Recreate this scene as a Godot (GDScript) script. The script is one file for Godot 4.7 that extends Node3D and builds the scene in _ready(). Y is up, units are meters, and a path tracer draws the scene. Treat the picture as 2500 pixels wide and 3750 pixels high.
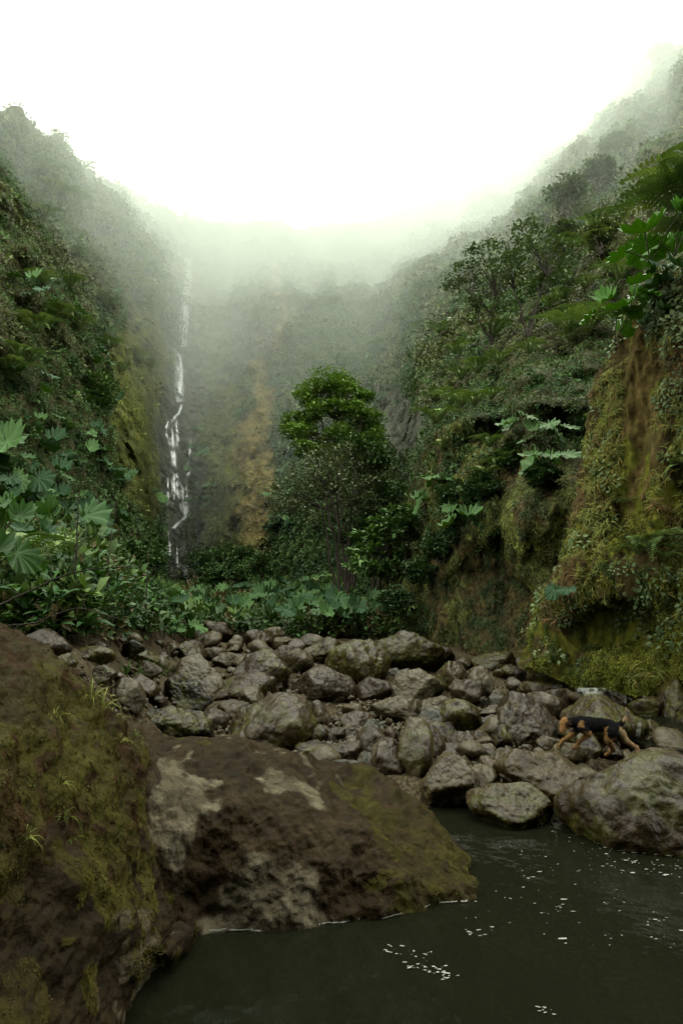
extends Node3D

# ---------------------------------------------------------------- camera constants
# Picture coordinates are those of the 2500 x 3750 photograph.
const F := 2200.0
const CX := 1250.0
const CY := 1875.0
const PITCH := 0.2007
const EYE := 1.6
const ALBEDO_DIM := 0.62          # surface colours dimmed in place of light, so higher exposure whitens the mist

var rng := RandomNumberGenerator.new()
var n_big := FastNoiseLite.new()
var n_mid := FastNoiseLite.new()
var n_fine := FastNoiseLite.new()
var n_ridge := FastNoiseLite.new()
var M := {}
var names := {}

# ================================================================ scene
func _ready():
	rng.seed = 4711
	setup_noise()
	make_camera()
	make_light()
	make_materials()
	build_valley()
	build_ground()
	build_cliff()
	build_shade_wall()
	build_foreground_rocks()
	build_boulders()
	build_water()
	build_waterfall()
	build_ground_cover()
	build_trees()
	build_plants()
	build_grass()
	build_dog()
	build_mist()
	print("done ", Time.get_ticks_msec())

func setup_noise():
	for p in [[n_big, 1, 0.09, 4], [n_mid, 2, 0.45, 4], [n_fine, 3, 2.2, 4], [n_ridge, 4, 0.25, 4]]:
		var n: FastNoiseLite = p[0]
		n.noise_type = FastNoiseLite.TYPE_SIMPLEX_SMOOTH
		n.seed = p[1]; n.frequency = p[2]
		n.fractal_type = FastNoiseLite.FRACTAL_FBM
		n.fractal_octaves = p[3]
	n_ridge.fractal_type = FastNoiseLite.FRACTAL_RIDGED

func make_camera():
	var cam := Camera3D.new()
	cam.name = "camera"
	cam.fov = rad_to_deg(2.0 * atan(CY / F))
	cam.position = Vector3(0, EYE, 0)
	cam.rotation.x = PITCH
	cam.near = 0.05
	cam.far = 600.0
	add_child(cam)
	cam.current = true

func make_light():
	var we := WorldEnvironment.new()
	we.name = "daylight"
	var e := Environment.new()
	e.background_mode = Environment.BG_SKY
	var sm := ProceduralSkyMaterial.new()
	sm.sky_top_color = Color(0.975, 0.99, 0.95)
	sm.sky_horizon_color = Color(0.96, 0.98, 0.93)
	sm.ground_horizon_color = Color(0.30, 0.31, 0.24)
	sm.ground_bottom_color = Color(0.10, 0.10, 0.07)
	sm.sky_energy_multiplier = 1.0
	sm.sun_angle_max = 0.0
	var s := Sky.new()
	s.sky_material = sm
	e.sky = s
	e.background_energy_multiplier = 4.0
	e.tonemap_mode = Environment.TONE_MAPPER_LINEAR
	e.tonemap_exposure = 3.0
	e.volumetric_fog_enabled = true
	e.volumetric_fog_density = 0.0
	e.sdfgi_enabled = true
	e.ssao_enabled = true
	e.ssil_enabled = true
	we.environment = e
	add_child(we)
	var sun := DirectionalLight3D.new()
	sun.name = "sun"
	sun.light_energy = 0.3
	sun.light_color = Color(1.0, 0.98, 0.92)
	sun.light_angular_distance = 30.0
	sun.shadow_enabled = true
	sun.sky_mode = DirectionalLight3D.SKY_MODE_LIGHT_ONLY
	sun.rotation_degrees = Vector3(-62, 160, 0)
	add_child(sun)

# ---------------------------------------------------------------- helpers
func ss(a: float, b: float, x: float) -> float:
	return smoothstep(a, b, x)

func at(px: float, py: float, d: float) -> Vector3:
	var x := (px - CX) / F
	var y := -(py - CY) / F
	var up := y * cos(PITCH) + sin(PITCH)
	var fw := cos(PITCH) - y * sin(PITCH)
	return Vector3(x * d / fw, EYE + up * d / fw, -d)

func ray(px: float, py: float) -> Vector2:       # x/d and rise/d of a pixel's sight line
	var p := at(px, py, 1.0)
	return Vector2(p.x, p.y - EYE)

func pix(p: Vector3) -> Vector2:
	var up := p.y - EYE
	var y := up * cos(PITCH) + p.z * sin(PITCH)
	var f := -p.z * cos(PITCH) + up * sin(PITCH)
	if f < 0.05:
		return Vector2(-9999, -9999)
	return Vector2(CX + p.x / f * F, CY - y / f * F)

func on_level(px: float, py: float, y: float) -> Vector3:
	var r := ray(px, py)
	return at(px, py, (y - EYE) / r.y)

func rf(a: float, b: float) -> float:
	return rng.randf_range(a, b)

func numbered(called: String) -> String:
	if not names.has(called):
		names[called] = 0
		return called
	names[called] += 1
	return "%s_%03d" % [called, names[called]]

func tag(o: Node, label := "", category := "", group := "", kind := ""):
	if label: o.set_meta("label", label)
	if category: o.set_meta("category", category)
	if group: o.set_meta("group", group)
	if kind: o.set_meta("kind", kind)

func thing(called: String, where: Vector3, label: String, category: String, group := "") -> Node3D:
	var o := Node3D.new()
	o.name = numbered(called)
	o.position = where
	add_child(o)
	tag(o, label, category, group)
	return o

func mesh_node(called: String, mesh: Mesh, mat: Material, parent: Node3D = self) -> MeshInstance3D:
	var o := MeshInstance3D.new()
	o.name = numbered(called) if parent == self else called
	o.mesh = mesh
	o.material_override = mat
	parent.add_child(o, true)
	return o

func normals_of(v: PackedVector3Array, idx: PackedInt32Array) -> PackedVector3Array:
	var n := PackedVector3Array()
	n.resize(v.size())
	for k in range(0, idx.size(), 3):
		var a := idx[k]
		var b := idx[k + 1]
		var c := idx[k + 2]
		var f := (v[c] - v[a]).cross(v[b] - v[a])
		n[a] += f
		n[b] += f
		n[c] += f
	for k in n.size():
		n[k] = n[k].normalized()
	return n

func make_mesh(v: PackedVector3Array, idx: PackedInt32Array, col := PackedColorArray(), uv := PackedVector2Array(), nor := PackedVector3Array()) -> ArrayMesh:
	var arr := []
	arr.resize(Mesh.ARRAY_MAX)
	arr[Mesh.ARRAY_VERTEX] = v
	arr[Mesh.ARRAY_INDEX] = idx
	arr[Mesh.ARRAY_NORMAL] = nor if nor.size() == v.size() else normals_of(v, idx)
	if col.size() == v.size(): arr[Mesh.ARRAY_COLOR] = col
	if uv.size() == v.size(): arr[Mesh.ARRAY_TEX_UV] = uv
	var m := ArrayMesh.new()
	m.add_surface_from_arrays(Mesh.PRIMITIVE_TRIANGLES, arr)
	return m

func grid_index(nu: int, nv: int) -> PackedInt32Array:   # vertex (i,j) at j*nu+i
	var idx := PackedInt32Array()
	idx.resize((nu - 1) * (nv - 1) * 6)
	var k := 0
	for j in nv - 1:
		for i in nu - 1:
			var a := j * nu + i
			idx[k] = a; idx[k + 1] = a + nu; idx[k + 2] = a + 1
			idx[k + 3] = a + 1; idx[k + 4] = a + nu; idx[k + 5] = a + nu + 1
			k += 6
	return idx

func noise_tex(freq: float, octaves: int, dark: Color, light: Color, sd := 1, kind := FastNoiseLite.TYPE_SIMPLEX_SMOOTH, size := 1024, mid := -1.0) -> NoiseTexture2D:
	var n := FastNoiseLite.new()
	n.noise_type = kind
	n.frequency = freq
	n.fractal_octaves = octaves
	n.seed = sd
	var t := NoiseTexture2D.new()
	t.width = size; t.height = size
	t.noise = n
	t.seamless = true
	var g := Gradient.new()
	g.set_color(0, dark); g.set_color(1, light)
	if mid > 0.0:
		g.set_offset(0, mid - 0.2); g.set_offset(1, mid + 0.2)
	t.color_ramp = g
	return t

func mat(rough := 0.8, tex: Texture2D = null, scale := 1.0, bump: Texture2D = null, depth := 1.0, spec := 0.4) -> StandardMaterial3D:
	var m := StandardMaterial3D.new()
	m.vertex_color_use_as_albedo = true
	m.albedo_color = Color(ALBEDO_DIM, ALBEDO_DIM, ALBEDO_DIM).linear_to_srgb()
	m.roughness = rough
	m.metallic_specular = spec
	if tex:
		m.albedo_texture = tex
	if bump:
		m.heightmap_enabled = true
		m.heightmap_texture = bump
		m.heightmap_scale = depth
	if tex or bump:
		m.uv1_triplanar = true
		m.uv1_world_triplanar = true
		m.uv1_scale = Vector3.ONE * scale
		m.uv1_triplanar_sharpness = 4.0
	m.cull_mode = BaseMaterial3D.CULL_DISABLED
	return m

# mineral grain: soft clouds of tone, dark pits, pale crystals and hairline cracks
func stone_grain(sd: int) -> ImageTexture:
	var pics := []
	for e in [[0.010, 6, 0], [0.11, 2, 0], [0.16, 2, 0], [0.022, 3, 1]]:
		var n := FastNoiseLite.new()
		n.seed = sd + pics.size()
		n.frequency = e[0]
		n.fractal_octaves = e[1]
		n.fractal_type = FastNoiseLite.FRACTAL_RIDGED if e[2] == 1 else FastNoiseLite.FRACTAL_FBM
		pics.append(n.get_seamless_image(768, 768).get_data())
	var out := PackedByteArray()
	out.resize(768 * 768 * 3)
	for k in 768 * 768:
		var v := lerpf(0.62, 0.92, pics[0][k] / 255.0)
		v *= 1.0 - 0.32 * ss(0.66, 0.80, pics[1][k] / 255.0)
		v += 0.16 * ss(0.70, 0.84, pics[2][k] / 255.0)
		v *= 1.0 - 0.30 * ss(0.86, 0.97, pics[3][k] / 255.0)
		var b := int(clampf(v, 0, 1) * 255.0)
		out[k * 3] = b; out[k * 3 + 1] = b; out[k * 3 + 2] = int(b * 0.97)
	return ImageTexture.create_from_image(Image.create_from_data(768, 768, false, Image.FORMAT_RGB8, out))

func make_materials():
	var grain := stone_grain(11)
	var grain2 := noise_tex(0.02, 7, Color(0.55, 0.55, 0.52), Color(1, 1, 1), 12, FastNoiseLite.TYPE_SIMPLEX_SMOOTH, 1024, 0.5)
	var bump := noise_tex(0.010, 8, Color(0, 0, 0), Color(1, 1, 1), 13)
	var pits := noise_tex(0.012, 8, Color(0, 0, 0), Color(1, 1, 1), 14)
	M.boulder = mat(0.46, grain, 1.3, bump, 1.3, 0.23)
	M.boulder.albedo_color = Color(0.355, 0.34, 0.285).linear_to_srgb()
	M.big_rock = mat(0.7, grain, 1.0, pits, 1.6, 0.11)
	M.big_rock.albedo_color = Color(0.36, 0.342, 0.285).linear_to_srgb()
	M.earth = mat(0.9, grain2, 0.30, bump, 3.0, 0.1)
	M.soil = mat(0.85, grain2, 0.8, bump, 2.5, 0.1)
	M.bank = mat(0.9, grain, 0.7, bump, 1.5, 0.08)
	M.leaf = mat(0.5, null, 1.0, null, 1.0, 0.18)
	M.leaf.backlight_enabled = true
	M.leaf.backlight = Color(0.45, 0.5, 0.2)
	M.big_leaf = mat(0.46, null, 1.0, null, 1.0, 0.13)
	M.big_leaf.backlight_enabled = true
	M.big_leaf.backlight = Color(0.55, 0.6, 0.25)
	M.grass = mat(0.7, null, 1.0, null, 1.0, 0.1)
	M.grass.backlight_enabled = true
	M.grass.backlight = Color(0.5, 0.5, 0.25)
	M.bark = mat(0.85, grain2, 2.0, bump, 4.0, 0.2)
	M.fur = mat(0.9, null, 1.0, null, 1.0, 0.05)
	M.foam = mat(0.6)
	M.spray = mat(0.5)
	M.spray.transparency = BaseMaterial3D.TRANSPARENCY_ALPHA
	M.fall = mat(0.5)
	M.fall.backlight_enabled = true
	M.fall.backlight = Color(0.6, 0.6, 0.6)
	M.fall.transparency = BaseMaterial3D.TRANSPARENCY_ALPHA
	var w := StandardMaterial3D.new()
	w.albedo_color = Color(Color(0.0035, 0.004, 0.002).linear_to_srgb(), 0.8)
	w.transparency = BaseMaterial3D.TRANSPARENCY_ALPHA
	w.roughness = 0.06
	w.metallic_specular = 0.17
	w.heightmap_enabled = true
	w.heightmap_texture = noise_tex(0.008, 3, Color(0, 0, 0), Color(1, 1, 1), 21)
	w.heightmap_scale = 0.5
	w.uv1_triplanar = true
	w.uv1_world_triplanar = true
	w.uv1_scale = Vector3(0.7, 0.7, 0.7)
	w.cull_mode = BaseMaterial3D.CULL_DISABLED
	M.water = w

func lin(r: float, g: float, b: float) -> Color:
	return Color(r, g, b)

# ================================================================ valley slopes
# One column for each bearing a = x/d seen from the stream: foot distance, foot height, crest distance, crest height, bend.
const COLS := [
	[-1.30, 8.0, 2.2, 20.0, 32.0, 1.0], [-0.95, 11.0, 2.2, 26.0, 34.0, 1.0], [-0.70, 14.0, 2.4, 33.0, 36.0, 1.0], [-0.557, 17.0, 2.8, 41.0, 40.5, 1.0],
	[-0.415, 22.5, 3.0, 50.0, 44.5, 1.0], [-0.345, 29.0, 3.4, 57.0, 47.0, 1.0], [-0.305, 42.0, 4.6, 60.0, 48.5, 1.0],
	[-0.265, 50.5, 5.6, 63.0, 50.0, 1.0], [-0.225, 48.0, 5.2, 64.0, 50.5, 1.0], [-0.165, 42.5, 4.6, 66.0, 52.0, 1.05], [-0.09, 38.5, 4.2, 69.0, 54.0, 1.05],
	[0.0, 33.0, 3.6, 73.0, 57.5, 0.95], [0.082, 25.0, 2.6, 76.0, 61.0, 0.86], [0.145, 16.6, 1.5, 78.0, 65.0, 0.82], [0.20, 13.9, 1.1, 79.0, 69.0, 0.82],
	[0.296, 12.6, 1.0, 78.0, 73.0, 0.84], [0.402, 12.2, 0.9, 73.0, 73.5, 0.88], [0.557, 12.0, 1.0, 63.0, 70.0, 0.95], [0.72, 12.0, 1.0, 53.0, 65.0, 1.0],
	[0.95, 11.5, 1.0, 44.0, 58.0, 1.0], [1.4, 10.0, 1.0, 34.0, 48.0, 1.0]]
const VU := 400
const VV := 330
var vp := PackedVector3Array()     # valley points, VU x VV (crest rows included)
var vn := PackedVector3Array()

func col_at(a: float) -> Array:
	var k := 0
	while k < COLS.size() - 2 and COLS[k + 1][0] < a:
		k += 1
	var t := clampf((a - COLS[k][0]) / (COLS[k + 1][0] - COLS[k][0]), 0, 1)
	var out := []
	for j in range(1, 6):
		var p0: float = COLS[maxi(k - 1, 0)][j]
		var p1: float = COLS[k][j]
		var p2: float = COLS[k + 1][j]
		var p3: float = COLS[mini(k + 2, COLS.size() - 1)][j]
		var v := lerpf(p1, p2, t)
		var c := 0.5 * ((2.0 * p1) + (-p0 + p2) * t + (2.0 * p0 - 5.0 * p1 + 4.0 * p2 - p3) * t * t + (-p0 + 3.0 * p1 - 3.0 * p2 + p3) * t * t * t)
		out.append(lerpf(v, c, 0.5))
	return out

func blob(p: Vector2, c: Vector2, r: Vector2) -> float:   # 1 in the middle of an ellipse, 0 from its rim
	var q := (p - c) / r
	return clampf(1.0 - q.length(), 0.0, 1.0)

func fall_x(py: float) -> float:
	const T := [[700.0, 700.0], [930.0, 690.0], [1100.0, 680.0], [1250.0, 668.0], [1400.0, 655.0], [1550.0, 632.0], [1700.0, 638.0], [1850.0, 650.0], [2000.0, 650.0], [2150.0, 655.0]]
	for k in T.size() - 1:
		if py < T[k + 1][0]:
			return lerpf(T[k][1], T[k + 1][1], clampf((py - T[k][0]) / (T[k + 1][0] - T[k][0]), 0, 1))
	return 655.0

# what covers the slope at a place: x bare wet rock, y bare ochre earth, z moss
func cover_at(q: Vector2, p: Vector3) -> Vector3:
	var j := n_mid.get_noise_3dv(p * 0.5) * 60.0
	var j2 := n_mid.get_noise_3dv(p * 1.3 + Vector3(31, 7, 2)) * 45.0
	var rock := 0.0
	var earth := 0.0
	var moss := 0.0
	var fx := fall_x(q.y)
	var half := lerpf(22.0, 80.0, ss(1050.0, 1600.0, q.y))
	if q.y > 950.0 and q.y < 2240.0 and absf(q.x - fx - 18.0 + j * 0.6) < half:
		rock = 1.0
	if blob(q + Vector2(j, j2), Vector2(1465, 1545), Vector2(75, 120)) > 0.0:
		rock = 1.0
	if blob(q + Vector2(j * 0.8, j2), Vector2(925, 1800), Vector2(100, 300)) > 0.0 or blob(q + Vector2(j, j2), Vector2(965, 1440), Vector2(40, 250)) > 0.0 or blob(q + Vector2(j * 0.6, j2), Vector2(1020, 1120), Vector2(26, 180)) > 0.0:
		earth = 1.0
	if rock < 0.5 and (blob(q + Vector2(j, j2), Vector2(520, 1500), Vector2(110, 420)) > 0.0 or blob(q + Vector2(j, j2), Vector2(760, 1480), Vector2(95, 480)) > 0.0 or blob(q + Vector2(j, j2), Vector2(330, 1950), Vector2(100, 90)) > 0.0 or blob(q + Vector2(j, j2), Vector2(830, 1830), Vector2(55, 220)) > 0.0):
		moss = 1.0
	# the steep bank beside the stream: earth under a patchwork of moss
	var bank := ss(1520.0, 1760.0, q.y + j * 1.5 + (q.x - 1900.0) * -0.55) * ss(1380.0, 1560.0, q.x + j + (q.y - 2000.0) * 0.25)
	if bank > 0.45:
		earth = maxf(earth, 0.6)
		if n_mid.get_noise_3dv(p * 1.1) + 0.4 * n_fine.get_noise_3dv(p * 0.8) > 0.02 - 0.12 * ss(2250.0, 1700.0, q.y):
			moss = 1.0
	return Vector3(rock, earth, moss)

func build_valley():
	vp.resize(VU * VV)
	var col := PackedColorArray()
	col.resize(VU * VV)
	var crest := VV - 16
	for i in VU:
		# more columns where the picture looks
		var s := float(i) / (VU - 1)
		var a := lerpf(-1.3, 1.4, s)
		if true:
			var c := s * 2.0 - 1.0
			a = (0.66 * c + 0.69 * c * c * c) + 0.03
		var k := col_at(a)
		for j in VV:
			var t := 0.0
			var back := 0.0
			if j <= crest:
				t = pow(float(j) / crest, 1.55)
			else:
				t = 1.0
				back = float(j - crest) / 15.0
			var h: float = k[1] + (k[3] - k[1]) * t
			# on the stream's side a steep bank stands below the slope
			var bank := 6.2 * ss(0.03, 0.16, a)
			var over: float = maxf(0.0, h - k[1] - bank) / (k[3] - k[1] - bank)
			var under: float = clampf((h - k[1]) / maxf(bank, 0.01), 0.0, 1.0) * ss(0.03, 0.16, a)
			var r: float = k[0] + 1.6 * under + (k[2] - k[0] - 1.6 * ss(0.03, 0.16, a)) * pow(over, k[4])
			if j == 0:
				h -= 3.0
				r += 0.5
			r += back * 30.0
			h += -back * back * 14.0
			var p := Vector3(a * r, h, -r)
			var q := pix(p)
			# gullies and ribs run down the slope; ledges run along it
			var side := a * 30.0
			var g := n_big.get_noise_3d(side * 1.6, h * 0.5, r * 0.3) * 4.2
			g += n_ridge.get_noise_3d(side * 0.9, h * 0.20, 3.0) * 1.6
			g += n_mid.get_noise_3d(p.x * 0.6, h * 0.7, p.z * 0.6) * 1.5
			g += n_mid.get_noise_3d(p.x * 2.0, h * 2.4, p.z * 2.0) * 0.55
			var amp := clampf(r / 38.0, 0.16, 1.0)
			var fx := fall_x(q.y)
			var calm := ss(150.0, 40.0, absf(q.x - fx - 15.0))
			g = lerpf(g, n_mid.get_noise_3d(p.x * 0.9, h * 1.2, p.z * 0.9) * 1.9 + n_fine.get_noise_3d(p.x * 0.6, h * 0.8, p.z * 0.5) * 1.0 + n_ridge.get_noise_3d(p.x * 2.0, h * 3.0, p.z) * 0.5, calm * 0.85)
			g *= amp
			# hollow under the overhang of the bank
			g += 1.1 * pow(blob(q, Vector2(2060, 1600), Vector2(330, 170)), 0.7)
			g -= 0.9 * pow(blob(q, Vector2(1900, 1850), Vector2(420, 190)), 0.8)
			g += 0.5 * pow(blob(q, Vector2(1800, 2280), Vector2(320, 200)), 0.8)
			g -= 1.0 * pow(blob(q, Vector2(2060, 1950), Vector2(230, 300)), 0.8)
			g = lerpf(g, -0.5, pow(blob(q, Vector2(2030, 1980), Vector2(190, 240)), 0.5))
			# shelves
			if r < 24.0:
				g += 0.28 * sin(h * 3.1 + n_mid.get_noise_3d(p.x * 0.8, h * 0.3, p.z * 0.8) * 5.0) * ss(24.0, 15.0, r) * ss(0.0, 1.5, h - k[1])
				g += n_fine.get_noise_3dv(p * 0.9) * 0.14
			p = Vector3(a * (r + g), h + g * 0.25, -(r + g))
			vp[j * VU + i] = p
			var cv := cover_at(q, p)
			var n1 := n_mid.get_noise_3dv(p * 0.9)
			var n2 := n_fine.get_noise_3dv(p * 0.7)
			var c := Color(0.034, 0.036, 0.016).lerp(Color(0.055, 0.052, 0.024), clampf(0.5 + n1, 0, 1))
			if cv.y > 0.8: c = Color(0.155, 0.112, 0.042).lerp(Color(0.10, 0.092, 0.034), clampf(0.5 + n1 * 1.2 + n2 * 0.6, 0, 1))
			elif cv.y > 0.4: c = Color(0.075, 0.055, 0.024).lerp(Color(0.045, 0.036, 0.016), clampf(0.5 + n1 + n2, 0, 1))
			if cv.z > 0.5:
				c = Color(0.066, 0.072, 0.024).lerp(Color(0.120, 0.130, 0.030), clampf(0.25 + n1 * 1.3 + n2, 0, 1))
			if cv.x > 0.5: c = Color(0.105, 0.110, 0.084).lerp(Color(0.032, 0.036, 0.024), clampf(0.5 + n1 * 1.2 + n2 * 2.2, 0, 1))
			col[j * VU + i] = c
	var idx := grid_index(VU, VV)
	vn = normals_of(vp, idx)
	var o := mesh_node("valley_slope", make_mesh(vp, idx, col, PackedVector2Array(), vn), M.earth)
	tag(o, "steep overgrown valley walls rising round the stream", "cliff", "", "structure")

# where a pixel's sight line meets the slope; returns [point, normal]
func on_slope(px: float, py: float) -> Array:
	var r := ray(px, py)
	var c := clampf((r.x - 0.03) / 1.35, -1, 1)
	# invert a(c)
	var lo := -1.0
	var hi := 1.0
	for k in 24:
		var m := 0.5 * (lo + hi)
		if 0.66 * m + 0.69 * m * m * m + 0.03 < r.x: lo = m
		else: hi = m
	c = lo
	var fi := (c * 0.5 + 0.5) * (VU - 1)
	var i := clampi(int(fi), 0, VU - 2)
	var u := fi - i
	var a := 0
	var b := VV - 17
	while b - a > 1:
		var m := (a + b) / 2
		var p := vp[m * VU + i].lerp(vp[m * VU + i + 1], u)
		if p.y - EYE - r.y * -p.z >= 0.0: b = m
		else: a = m
	for j in [b]:
		var p := vp[j * VU + i].lerp(vp[j * VU + i + 1], u)
		var f := p.y - EYE - r.y * -p.z
		if f >= 0.0:
			var p0 := vp[(j - 1) * VU + i].lerp(vp[(j - 1) * VU + i + 1], u)
			var f0 := p0.y - EYE - r.y * -p0.z
			var t := clampf(-f0 / maxf(f - f0, 1e-6), 0, 1)
			return [p0.lerp(p, t), vn[j * VU + i]]
	return [vp[(VV - 17) * VU + i], Vector3.UP]

# ================================================================ stream bed
func bed(x: float, d: float) -> float:
	var y := (d - 5.8) * 0.128
	if d > 17.0: y = 1.434 + (d - 17.0) * 0.125
	var a := x / maxf(d, 0.5)
	# the left bank stands higher
	y += (1.05 + 0.19 * clampf(d - 6.0, 0.0, 9.0)) * ss(-0.22, -0.46, a) * ss(4.2, 6.5, d) * ss(34.0, 17.0, d)
	# pool
	var pool := ss(6.2, 4.6, d + clampf(-x, -1.0, 1.0) * 0.35) 
	y = lerpf(y, -0.55 - 0.5 * ss(4.5, 2.2, d) - 0.25 * ss(0.5, 3.0, x), pool)
	return y

func build_ground():
	var nu := 220
	var nv := 260
	var v := PackedVector3Array()
	var col := PackedColorArray()
	v.resize(nu * nv); col.resize(nu * nv)
	for j in nv:
		var d := -6.0 + 64.0 * pow(float(j) / (nv - 1), 1.7)
		for i in nu:
			var s := float(i) / (nu - 1) * 2.0 - 1.0
			var x := s * lerpf(9.0, 34.0, ss(0.0, 50.0, d)) * (0.55 + 0.45 * absf(s))
			var y := bed(x, d)
			var p := Vector3(x, y, -d)
			y += n_mid.get_noise_3dv(p * 1.4) * 0.16 + n_fine.get_noise_3dv(p * 1.2) * 0.05
			p.y = y
			v[j * nu + i] = p
			var n1 := n_mid.get_noise_3dv(p * 2.0)
			var c := Color(0.030, 0.022, 0.012).lerp(Color(0.070, 0.055, 0.034), clampf(0.5 + n1 * 1.4, 0, 1))
			if d > 18.0 + n1 * 3.0: c = Color(0.04, 0.034, 0.017)
			col[j * nu + i] = c
	var o := mesh_node("ground", make_mesh(v, grid_index(nu, nv), col), M.soil)
	tag(o, "brown gravel stream bed and valley floor", "ground", "", "structure")

func on_bed(px: float, py: float) -> Vector3:
	var r := ray(px, py)
	var d := 2.0
	var prev := d
	while d < 56.0:
		if EYE + r.y * d <= bed(r.x * d, d):
			var lo := prev
			var hi := d
			for k in 14:
				var m := 0.5 * (lo + hi)
				if EYE + r.y * m <= bed(r.x * m, m): hi = m
				else: lo = m
			return Vector3(r.x * hi, EYE + r.y * hi, -hi)
		prev = d
		d *= 1.02
	return at(px, py, 50.0)

# ================================================================ patches through control points
func cr(p0: Vector3, p1: Vector3, p2: Vector3, p3: Vector3, t: float) -> Vector3:
	return 0.5 * ((2.0 * p1) + (p2 - p0) * t + (2.0 * p0 - 5.0 * p1 + 4.0 * p2 - p3) * t * t + (3.0 * p1 - p0 - 3.0 * p2 + p3) * t * t * t)

func patch(rows: Array, nu: int, nv: int) -> PackedVector3Array:   # rows of equal length, each an array of points
	var out := PackedVector3Array()
	out.resize(nu * nv)
	var R := rows.size()
	var C: int = rows[0].size()
	for i in nu:
		var fu := float(i) / (nu - 1) * (C - 1)
		var ci := mini(int(fu), C - 2)
		var tu := fu - ci
		var line := []
		for r in R:
			var w: Array = rows[r]
			line.append(cr(w[maxi(ci - 1, 0)], w[ci], w[ci + 1], w[mini(ci + 2, C - 1)], tu))
		for j in nv:
			var fv := float(j) / (nv - 1) * (R - 1)
			var rj := mini(int(fv), R - 2)
			out[j * nu + i] = cr(line[maxi(rj - 1, 0)], line[rj], line[rj + 1], line[mini(rj + 2, R - 1)], fv - rj)
	return out

func S(list: Array) -> Array:   # display pixels (1568 wide) and distance -> points
	var out := []
	for e in list:
		out.append(at(e[0] * 1.5944, e[1] * 1.5944, e[2]))
	return out

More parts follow.
